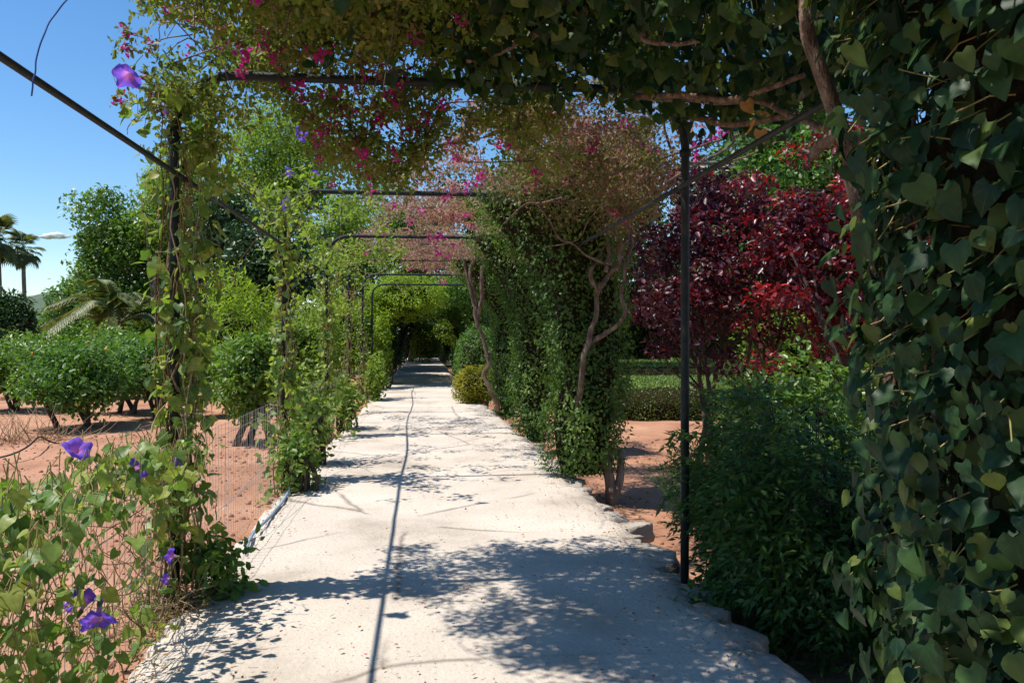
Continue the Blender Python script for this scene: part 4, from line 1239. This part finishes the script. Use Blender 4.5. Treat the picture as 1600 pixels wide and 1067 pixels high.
def glory_hedge():
    t = thing('morning_glory', 'morning glory with violet flowers trailing over the near fence, lower left', 'morning glory', (XL, 3.6, -.13), 'morning glory vines')
    n = 1900
    y = 2.3 + 2.35 * rng.random(n)
    z = -.1 + 1.12 * rng.random(n) ** .72
    P = np.stack([XL + .09 * rng.normal(size=n) + .02, y, z], -1)
    dens = np.clip(.42 + .75 * fbm(np.stack([y, z, 0 * y], -1), 2.6, 61) + .95 * np.exp(-((z - .86) / .16) ** 2) + .25 * (y < 3.2), .05, 1)
    top = 1.0 + .12 * fbm(np.stack([y, 0 * y, 0 * y], -1), 1.7, 64)
    k = (rng.random(n) < dens) & (z < top)
    P = P[k]; n = len(P)
    P[:, 0] += (rng.random(n) - .35) * .28 * np.exp(-((P[:, 2] - .86) / .2) ** 2)
    T, N = orient(n, np.tile(np.array([[-.25, -.55, .0]]), (n, 1)), .85, .7, .6, .8)
    S = .056 * (.4 + .95 * rng.random(n))
    split_leaves(t, P, T, N, S, GLORY_PARTS, T_GLORY, M['glory'], 300)
    mb = MB(); petioles(mb, P, T, .6, .07, .0018)
    mb.build('petioles', M['petiole'], t, stuff=True)
    mb = MB()
    for k in range(26):
        y0 = 2.4 + 2.2 * rng.random()
        pts = [(XL + .03 * rng.normal(), y0 + .05 * j * rng.normal(), -.13 + j * .175) for j in range(6)]
        mb.tube(curve_pts(pts, 16, .03, k), np.linspace(.004, .0016, 16), 5, rnd=rng.random())
    for k in range(12):
        y0 = 2.3 + 1.5 * rng.random(); z0 = .2 + .65 * rng.random()
        mb.tube(curve_pts([(XL, y0, z0), (XL + .05 * rng.normal(), y0 + .4, z0 + .1 * rng.normal()), (XL, y0 + .9, z0 + .15 * rng.normal())], 14, .04, k), .0026, 5, rnd=rng.random())
    mb.build('vines', M['dry'], t, smooth=True, stuff=True)
    fl = [(at(120, 700, 3.5), (.45, -.35, .62), 1.15), (at(215, 732, 3.9), (-.2, .6, .1), 1.05), (at(277, 730, 4.3), (.9, .1, .15), 1.0), (at(138, 932, 3.3), (.3, .1, .6), 1.15), (at(152, 972, 3.25), (.15, -.55, -.6), 1.3), (at(107, 945, 3.4), (-.8, .2, .1), .6), (at(265, 868, 4.2), (-.9, .2, .1), .8), (at(258, 905, 4.2), (-.8, .3, -.1), .55)]
    flowers(t, fl)
    return t
glory_hedge()

def glory_post():
    y = Y1
    t = thing('morning_glory', 'morning glory and dry stems climbing the nearest left post up to the canopy', 'morning glory', (XL, y, -.13), 'morning glory vines')
    n = 1400
    z = -.1 + 3.0 * rng.random(n)
    spread = np.interp(z, [-.1, .2, .5, 1.0, 2.0, 2.5, 3.0], [.30, .26, .17, .15, .2, .27, .33])
    a = rng.random(n) * 2 * PI
    r = spread * rng.random(n) ** .6
    P = np.stack([XL + .04 + r * np.cos(a) * 1.1, y + r * np.sin(a), z], -1)
    k = rng.random(n) < np.clip(.6 + .8 * fbm(P, 2.2, 81) + .5 * (z < .25), .1, 1)
    P = P[k]; a = a[k]; n = len(P)
    d = np.stack([np.cos(a), np.sin(a), 0 * a], -1)
    T, N = orient(n, d, .85, .5, .6, .8)
    S = .068 * (.4 + .85 * rng.random(n))
    split_leaves(t, P, T, N, S, GLORY_PARTS, T_GLORY, M['glory'], 260)
    mb = MB(); petioles(mb, P, T, .4, .07, .0018)
    mb.build('petioles', M['petiole'], t, stuff=True)
    mb = MB()
    for k in range(14):            # old dry stems wound round the post
        a0 = rng.random() * 6.28; tw = rng.normal() * 1.1
        r0 = .045 + .07 * rng.random()
        zz0 = -.13 if k < 10 else .4 + rng.random()
        pts = [(XL + (r0 + .03 * math.sin(j * 1.7 + k)) * math.cos(a0 + tw * j / 3), y + r0 * math.sin(a0 + tw * j / 3), zz0 + j * (2.8 - max(zz0, 0)) / 7) for j in range(8)]
        mb.tube(curve_pts(pts, 30, .035, k), np.linspace(.007, .003, 30), 5, rnd=rng.random())
    mb.build('dry_stems', M['dry'], t, smooth=True, stuff=True)
    flowers(t, [(at(200, 122, 4.2), (-.1, -.5, -.62), 1.4), (at(262, 175, 4.6), (.8, .1, .1), .6)])
    # low leafy foot spilling on to the path
    c = np.array([(XL + .12 + .28 * rng.random(), y - .12 + .30 * rng.random(), .02 + .30 * rng.random()) for k in range(22)])
    mb = MB(); clumps(mb, c, .1, 22, .06, T_OVAL, hollow=.1); mb.build('foot_foliage', M['citrus'], t, stuff=True)
    mb = MB()
    for k in range(260):           # heap of dry twigs at the foot
        p = np.array([XL + .02 + .13 * rng.normal(), y - .12 + .20 * rng.normal(), -.1 + .18 * rng.random()])
        q = p + rng.normal(size=3) * np.array([.10, .10, .06])
        mb.tube([p, (p + q) / 2 + rng.normal(size=3) * .015, q], .0028, 4, rnd=rng.random())
    mb.build('dry_twigs', M['dry'], t, stuff=True)
    return t
glory_post()

def vine_post(n_, label, npt, wide, nleaf, lsize, flw=()):
    y = Y1 + DY * n_
    t = thing('climbing_vine', label, 'climbing plant', (XL, y, -.13), 'young vines on the left posts')
    z = -.1 + 3.1 * rng.random(nleaf) ** 1.2
    a = rng.random(nleaf) * 2 * PI
    r = wide * np.interp(z, [0, .6, 1.2, 2.3, 3.1], [1.3, 1.1, .45, .5, 1.2]) * rng.random(nleaf) ** .6
    P = np.stack([XL + .08 * (z < .9) + r * np.cos(a), y - .15 * (z < .8) + r * np.sin(a) * 1.6, z], -1)
    P = P[rng.random(nleaf) < np.clip(.6 + .8 * fbm(P, 2.0, 90 + n_), .08, 1)]
    d = unit(P - np.array([XL, y, 0]) * np.array([1, 1, 0]) - np.stack([0 * P[:, 0], 0 * P[:, 0], P[:, 2]], -1))
    T, N = orient(len(P), d, .6, .5, .7, .6)
    mb = MB(); mb.leaves(P, T, N, lsize * (.5 + .8 * rng.random(len(P))), T_GLORY[0] if n_ < 3 else T_OVAL)
    mb.build('foliage', M['glory'], t, stuff=True)
    mb = MB()
    for k in range(12):
        pts = [(XL + .05 * rng.normal(), y + .05 * rng.normal(), -.13 + j * .5) for j in range(6)]
        mb.tube(curve_pts(pts, 18, .05, k), np.linspace(.007, .003, 18), 5, rnd=rng.random())
    mb.build('stem', M['dry'], t, smooth=True)
    if flw: flowers(t, flw)
vine_post(1, 'young vine with pale leaves and one violet flower on the second left post', 0, .30, 900, .07, [(at(447, 318, 8.25), (.6, -.6, -.1), 1.4), (at(452, 270, 8.2), (.6, -.4, .1), 1.0), (at(476, 212, 7.0), (.3, -.6, -.2), 1.2), (at(470, 205, 7.0), (-.3, -.6, -.2), 1.0), (at(492, 272, 8.2), (.3, -.6, -.2), .8)])
vine_post(2, 'sparse vine on the third left post', 0, .30, 800, .07)
vine_post(3, 'thin vine on the fourth left post', 0, .32, 700, .07)
vine_post(4, 'vine on the fifth left post near the tunnel', 0, .34, 700, .07)

def leaf_mound(label, px, py_top, px0, px1, Y, ybase, n, lsize, mat):
    xa = at(px0, 600, Y)[0]; xb = at(px1, 600, Y)[0]
    h = at(px, py_top, Y)[2] + .1
    return bush('vine_mound', label, (xa + xb) / 2, Y, -.1, (xb - xa) / 2, (xb - xa) * .8, h, n, lsize, mat, T_OVAL if lsize > .05 else T_DIAM, 'leafy mounds along the left edge of the path', lump=.5, core=0, thick=1.0, stems=10, cat='climbing plant')
leaf_mound('tall mound of pale vine leaves at the left path edge by the second post', 485, 570, 452, 528, 9.6, 0, 1100, .07, 'glory')
leaf_mound('low mound of yellow green leaves where the grey blue pipe ends', 465, 655, 430, 500, 8.0, 0, 750, .07, 'glory')
leaf_mound('mound of vine leaves beyond the third post on the left edge', 540, 580, 518, 566, 13.2, 0, 1100, .065, 'tree_b')
leaf_mound('small far mound of leaves on the left edge before the tunnel', 582, 550, 566, 604, 19.0, 0, 1600, .08, 'tree_b')
leaf_mound('bushy green mound at the left mouth of the tunnel', 596, 478, 578, 612, 23.6, 0, 3200, .08, 'lime')

# creeper over the left side of the second and third arches
def arch_creeper():
    t = thing('creeper', 'loose light green creeper hanging between the second and third arches on the left', 'climbing plant', (-1.0, 9, 2.4))
    c = []
    for k in range(200):
        y = 7.2 + 8.5 * rng.random(); s = rng.random()
        if s < .55: c.append((XL + .15 * rng.normal(), y, 1.9 + 1.05 * rng.random()))
        else: c.append((XL + .1 + 1.0 * rng.random() ** 1.5, y, 2.75 + .35 * rng.random()))
    c = np.array(c); c = c[rng.random(len(c)) < np.clip(.55 + .9 * fbm(c, .9, 33), .05, 1)]
    mb = MB(); clumps(mb, c, .18, 26, .058, T_OVAL, hollow=.1); mb.build('foliage', M['tree_b'], t, stuff=True)
    mb = MB()
    for k in range(60):
        a, b = c[rng.integers(len(c))], c[rng.integers(len(c))]
        if np.linalg.norm(a - b) < 2.2: mb.tube(limb(a, b, .3, 10), .0035, 4, rnd=rng.random())
    mb.build('stems', M['dry'], t, stuff=True)
arch_creeper()

# ------------------------------------------------------------------ pipe and litter
t = thing('pipe', 'grey blue plastic pipe lying along the left edge of the path', 'pipe', (-1.2, 6.4, 0))
mb = MB()
g = lambda px, py, z: (lambda zc: ((px - 800) / FPX * zc * _c + zc * _s, -(px - 800) / FPX * zc * _s + zc * _c, z))((CAM_H - z) * FPX / (py - 526))
mb.tube(curve_pts([g(384, 872, .0), g(387, 850, .02), g(396, 832, .03), g(420, 808, .02), g(440, 785, .02), g(455, 760, .02), g(466, 742, .02)], 30, .005), .0135, 9)
mb.build('pipe_run', M['hose'], t, smooth=True)

def litter():
    n = 2600
    y = 2.6 + 16 * rng.random(n) ** 1.8
    l, r = path_edges(y)
    side = rng.random(n)
    x = np.where(side < .42, l + .25 * np.abs(rng.normal(size=n)) * .6 - .03, np.where(side < .75, r - .3 * np.abs(rng.normal(size=n)) * .6, l + (r - l) * rng.random(n)))
    keep = (side < .75) | (rng.random(n) < .45)
    x, y = x[keep], y[keep]; n = len(x)
    P = np.stack([x, y, np.full(n, .018)], -1)
    T = rdir(n); T[:, 2] *= .1
    N = unit(np.array([0, 0, 1.0]) + rng.normal(size=(n, 3)) * .35)
    mb = MB(); mb.leaves(P, T, N, .022 * (.4 + rng.random(n)), T_OVAL)
    m2 = 650                                  # on the soil both sides
    xx = np.where(rng.random(m2) < .6, -1.5 - 3.5 * rng.random(m2) ** 1.6, 1.75 + 2.4 * rng.random(m2)); yy = 2.5 + 10 * rng.random(m2)
    P = np.stack([xx, yy, ground_z(xx, yy) + .015], -1); T = rdir(m2); T[:, 2] *= .15
    mb.leaves(P, T, unit(np.array([0, 0, 1.0]) + rng.normal(size=(m2, 3)) * .4), .04 * (.5 + rng.random(m2)), T_OVAL)
    o2 = MB(); n3 = 420
    yy = 2.8 + 14 * rng.random(n3) ** 1.4; l, r = path_edges(yy); xx = l + (r - l) * rng.random(n3) ** .6
    T = rdir(n3); T[:, 2] *= .1
    o2.leaves(np.stack([xx, yy, np.full(n3, .02)], -1), T, unit(np.array([0, 0, 1.0]) + rng.normal(size=(n3, 3)) * .4), .022 * (.5 + rng.random(n3)), T_OVAL)
    tag(o2.build('fallen_petals', M['bract_dry']), 'faded bougainvillea petals scattered on the path', 'petals', kind='stuff')
    o = mb.build('leaf_litter', M['dead_leaf'])
    tag(o, 'small dry leaves scattered along the path edges and soil', 'leaf litter', kind='stuff')
litter()
for k, (px, py, z, s) in enumerate([(905, 862, -.05, .10), (815, 818, .02, .05)]):
    pass

def clods():
    V, F = rock_mesh(300, 1, 1, .8)
    V = V / 1.3
    tm = (V, F)
    mb = MB()
    n = 2600
    x = np.where(rng.random(n) < .78, -1.5 - 6 * rng.random(n) ** 1.5, 1.8 + 2.6 * rng.random(n)); y = 2.6 + 11 * rng.random(n) ** 1.3
    S = .010 + .022 * rng.random(n) ** 3
    P = np.stack([x, y, ground_z(x, y) + S * .2], -1)
    T = rdir(n); T[:, 2] *= .3
    import bmesh
    bm = bmesh.new(); bmesh.ops.create_icosphere(bm, subdivisions=1, radius=1)
    Q = np.array([v.co[:] for v in bm.verts]); Q *= (1 + .3 * fbm(Q, 2, 4))[:, None]; FF = [tuple(v.index for v in f.verts) for f in bm.faces]; bm.free()
    mb.leaves(P, unit(T), unit(np.array([0, 0, 1.0]) + .3 * rng.normal(size=(n, 3))), S, (Q, FF))
    o = mb.build('soil_clods', M['soil']); tag(o, 'loose crumbs of red earth scattered over the soil', 'soil clods', kind='stuff')
clods()

# ------------------------------------------------------------------ left orchard
def orchard(label, px, pyb, py_top, half_px, fruit=0, mat='citrus', n=75, per=95, ls=.085, zg=-.13, name='citrus_tree', dry=False):
    b = g(px, pyb, zg)
    Y = b[1]
    h = at(px, py_top, Y)[2]; rx = half_px * Y / FPX * 1.02
    zc = (h + .12) / 2
    return tree(name, label, 'tree', (b[0], Y, zg), (b[0], Y, zc + .05), (rx * .85, rx * .8, max(.35, (h - .1) / 2 * .9)), n, per, ls, mat, 'bark_dark', .075, stems=3, clr=max(.22, rx * .3), tmpl=T_OVAL, group='low citrus trees in the orchard', lumpy=.2, surface=.4, parts_fruit=fruit, limbs=15)
orchard('citrus tree dotted with orange fruit in the left orchard', 120, 668, 540, 90, fruit=14, mat='tree_a', n=90)
orchard('low citrus tree with forked dark trunk seen past the second left post', 398, 690, 520, 75, n=85, ls=.075)
orchard('round citrus tree partly behind the vine covered first post', 255, 655, 530, 75, n=80, mat='tree_a')
orchard('citrus tree at the left edge of the picture behind the grey twigs', 20, 645, 530, 85, n=70)
orchard('citrus tree in the second orchard row left of the first post', 175, 622, 515, 80, n=70, ls=.1)
orchard('citrus tree in the second orchard row at the far left', 60, 620, 522, 85, n=70, ls=.1)
orchard('citrus tree in the second orchard row behind the first post', 300, 622, 510, 80, n=70, ls=.1)
orchard('citrus tree farther back between the second and third posts', 470, 640, 500, 55, n=70, ls=.09, mat='tree_b')
orchard('smaller citrus tree farther back past the second post', 430, 618, 510, 60, n=60, ls=.1)
orchard('leafy citrus tree right beside the dry grey twigs', 205, 645, 520, 75, n=85, mat='citrus', ls=.08)
orchard('citrus tree of the back row just left of the first post', 235, 600, 508, 75, n=80, ls=.11)
orchard('citrus tree of the back row below the palms', 110, 598, 512, 80, n=80, ls=.11)
orchard('citrus tree of the back row at the very left', 5, 598, 515, 80, n=80, ls=.11)
bush('broom_shrub', 'tall feathery yellow green shrub behind the third left post', -3.9, 17.5, -.13, 1.0, 1.2, 3.1, 6500, .12, 'lime', T_NARROW, lump=.3, core=.35, thick=.6)
bush('broom_shrub', 'second feathery yellow green shrub nearer the tunnel mouth', -2.9, 21.5, -.13, .9, 1.3, 2.7, 6000, .12, 'tree_b', T_NARROW, lump=.3, core=.35, thick=.6)
bush('shrub', 'lime green bush piled beside the tunnel mouth on the left', -2.7, 26, -.13, 1.1, 1.6, 3.1, 6000, .11, 'lime', T_DIAM, lump=.35, core=.5)
t = thing('dead_shrub', 'dry grey leafless twigs on the soil at the left edge', 'shrub', (-7.2, 11.4, -.13))
mb = MB()
b0 = np.array(g(45, 690, -.13))
for k in range(90):
    p = b0 + np.array([.5 * rng.normal(), .25 * rng.normal(), 0]); q = p + np.array([.28 * rng.normal(), .2 * rng.normal(), .2 + .4 * rng.random()])
    mb.tube(limb(p, q, .3, 6), np.linspace(.007, .002, 6), 4, rnd=.5 + .5 * rng.random())
mb.build('twigs', M['dry'], t, stuff=True)
t.location = tuple(b0); 
for ch in t.children: ch.location = Vector((-7.2, 11.4, -.13)) - Vector(b0)
t = thing('irrigation_hose', 'black irrigation hose curving over the soil at the far left', 'hose', g(60, 690, -.1))
mb = MB(); mb.tube(curve_pts([g(-20, 720, -.1), g(30, 705, .0), g(62, 682, .08), g(80, 690, -.08), g(140, 695, -.1)], 30, .02), .012, 7)
mb.build('hose_run', M['metal'], t, smooth=True)

# ------------------------------------------------------------------ background trees on the left
def btree(label, px, py_top, py_bot, half_px, Y, mat, ncl, per, ls, clr, bark='bark', tr=.2, lumpy=.35, name='tree', surface=.5, tm=T_DIAM):
    c = at(px, (py_top + py_bot) / 2, Y); e = at(px + half_px, py_top, Y)
    rz = (at(px, py_top, Y)[2] - at(px, py_bot, Y)[2]) / 2
    return tree(name, label, 'tree', (c[0], Y, -.13), c, (abs(e[0] - c[0]) * .88, abs(e[0] - c[0]) * .7, rz * .9), ncl, per, ls, M and mat, bark, tr, clr=clr, lumpy=lumpy, group='trees beyond the orchard', surface=surface, tmpl=tm)
btree('broad mid green tree standing against the sky at the left', 188, 295, 515, 80, 34, 'citrus', 150, 130, .16, .7)
btree('light green leafy tree standing just behind the nearest left post', 285, 215, 470, 75, 33, 'tree_b', 120, 120, .15, .7)
btree('small bushy tree below the palms left of the broad green tree', 118, 430, 530, 45, 40, 'tree_a', 70, 110, .18, .7)
btree('dark glossy round tree cut by the left edge of the picture', 8, 442, 570, 46, 26, 'tree_d', 80, 120, .12, .4, lumpy=.12)
btree('tall airy light green tree with sky showing through, behind the first two posts', 460, 135, 400, 165, 36, 'tree_b', 260, 110, .15, .75, lumpy=.4, surface=.25, tr=.17)
btree('dark conifer behind the first post', 345, 265, 520, 62, 28, 'tree_d', 110, 130, .13, .6, 'bark_dark')
btree('dark shady tree with pale trunk behind the second post', 425, 340, 510, 85, 23, 'tree_d', 100, 130, .13, .6)
btree('light green tree behind the third post', 545, 300, 500, 70, 31, 'tree_b', 80, 110, .15, .7)
btree('deep green tree behind the nearest vine covered post', 270, 250, 500, 70, 38, 'tree_a', 90, 120, .17, .8)
btree('dark tree rising above the far tunnel', 640, 300, 470, 75, 48, 'tree_a', 90, 120, .2, 1.0)
btree('dark tree behind the ivy columns and the tunnel', 730, 250, 470, 80, 45, 'tree_d', 90, 120, .2, 1.0)
btree('low row tree along the back of the orchard at the left', 215, 470, 560, 60, 31, 'citrus', 60, 120, .14, .5)
btree('low bush tree far behind the orchard below the palms', 40, 505, 560, 50, 48, 'tree_a', 50, 110, .18, .6)

# ------------------------------------------------------------------ palms
def fan_frond():
    V = []; F = []; n = 15
    mb = MB()
    mb.tube(curve_pts([(0, 0, 0), (0, .55, .05), (0, 1.0, .0)], 6), np.linspace(.03, .015, 6), 4)
    for k in range(n):
        a = R(-78 + 156 * k / (n - 1))
        L = .95 - .18 * abs(a) / 1.4
        d = np.array([math.sin(a), math.cos(a), 0]); s = np.array([math.cos(a), -math.sin(a), 0]) * .05
        b = np.array([0, 1.0, 0])
        p = [b, b + d * L * .55 + s + np.array([0, 0, .02]), b + d * L * .8 + np.array([0, 0, -.10]), b + d * L + np.array([0, 0, -.32]), b + d * L * .55 - s + np.array([0, 0, .02])]
        mb.add(p, [(0, 1, 2), (0, 2, 4), (2, 1, 3), (2, 3, 4)], rng.random())
    o = mb.build('frond', M['palm']); me = o.data; bpy.data.objects.remove(o); return me
FAN = fan_frond()
def fan_palm(label, px, py, pyb, Y, s):
    c = Vector(at(px, py, Y)); t = thing('fan_palm', label, 'palm', (c.x, Y, -.13), 'fan palms against the sky')
    mb = MB(); mb.tube(curve_pts([(c.x + .15, Y, -.3), (c.x + .05, Y, c.z * .5), (c.x, Y, c.z)], 16, .03), np.linspace(.2, .15, 16), 9)
    mb.build('trunk', M['bark'], t, smooth=True)
    for k in range(44):
        o = bpy.data.objects.new('frond', FAN); C.objects.link(o); o.parent = t
        o.location = c - t.location + Vector((0, 0, random.uniform(-.25, .15)))
        o.rotation_euler = (R(random.uniform(-75, 70)), 0, random.uniform(0, 2 * PI)); q = s * random.uniform(.8, 1.1); o.scale = (q, q, q)
fan_palm('slim fan palm silhouetted low against the sky', 37, 388, 480, 72, .98)
fan_palm('taller fan palm cut by the left edge of the picture', -2, 372, 480, 62, 1.05)

def date_palm():
    Y = 27; c = np.array(at(185, 505, Y)); t = thing('date_palm', 'short date palm with long arching fronds in front of the broad tree', 'palm', (c[0], Y, -.13))
    mb = MB(); mb.tube(curve_pts([(c[0], Y, -.2), (c[0], Y, c[2] * .6), (c[0], Y, c[2])], 10), .24, 9); mb.build('trunk', M['bark'], t, smooth=True)
    for k in range(26):
        a = random.uniform(0, 2 * PI); el = random.uniform(.1, 1.25); L = random.uniform(1.8, 2.6)
        d = np.array([math.cos(a) * math.cos(el), math.sin(a) * math.cos(el), math.sin(el)])
        e = c + d * L + np.array([0, 0, -.9])
        pts = curve_pts([c, c + d * L * .55, e], 16)
        mb = MB(); mb.tube(pts, np.linspace(.025, .008, 16), 4)
        tg = unit(np.gradient(pts, axis=0)); sd_ = unit(np.cross(tg, [0, 0, 1]))
        P, T = [], []
        for j in range(3, 16):
            for u in (0, .5):
                for sg in (-1, 1):
                    P.append(pts[j] - tg[j] * u * .15); T.append(sd_[j] * sg + tg[j] * .7 + np.array([0, 0, -.45]))
        P = np.array(P); T = unit(np.array(T))
        mb.leaves(P, T, unit(np.cross(T, rdir(len(P)) * .3 + np.array([0, 0, 1.0]))) * .2 + np.array([0, 0, 1.0]), .45, T_NARROW)
        mb.build('frond', M['palm'], t)
date_palm()

# low white wall far behind the orchard
t = thing('garden_wall', 'small pale wall end showing above the orchard at the left', 'wall', tuple(np.array(at(50, 560, 24)) * np.array([1, 1, 0])))
a, b = at(38, 566, 24), at(72, 553, 24)
mb = MB(); mb.add([(a[0], 24, -.2), (b[0], 24, -.2), (b[0], 24.3, -.2), (a[0], 24.3, -.2), (a[0], 24, b[2] - .05), (b[0], 24, b[2]), (b[0], 24.3, b[2]), (a[0], 24.3, b[2] - .05)], [(0, 1, 5, 4), (1, 2, 6, 5), (2, 3, 7, 6), (3, 0, 4, 7), (4, 5, 6, 7)])
mb.build('wall_block', M['white'], t)
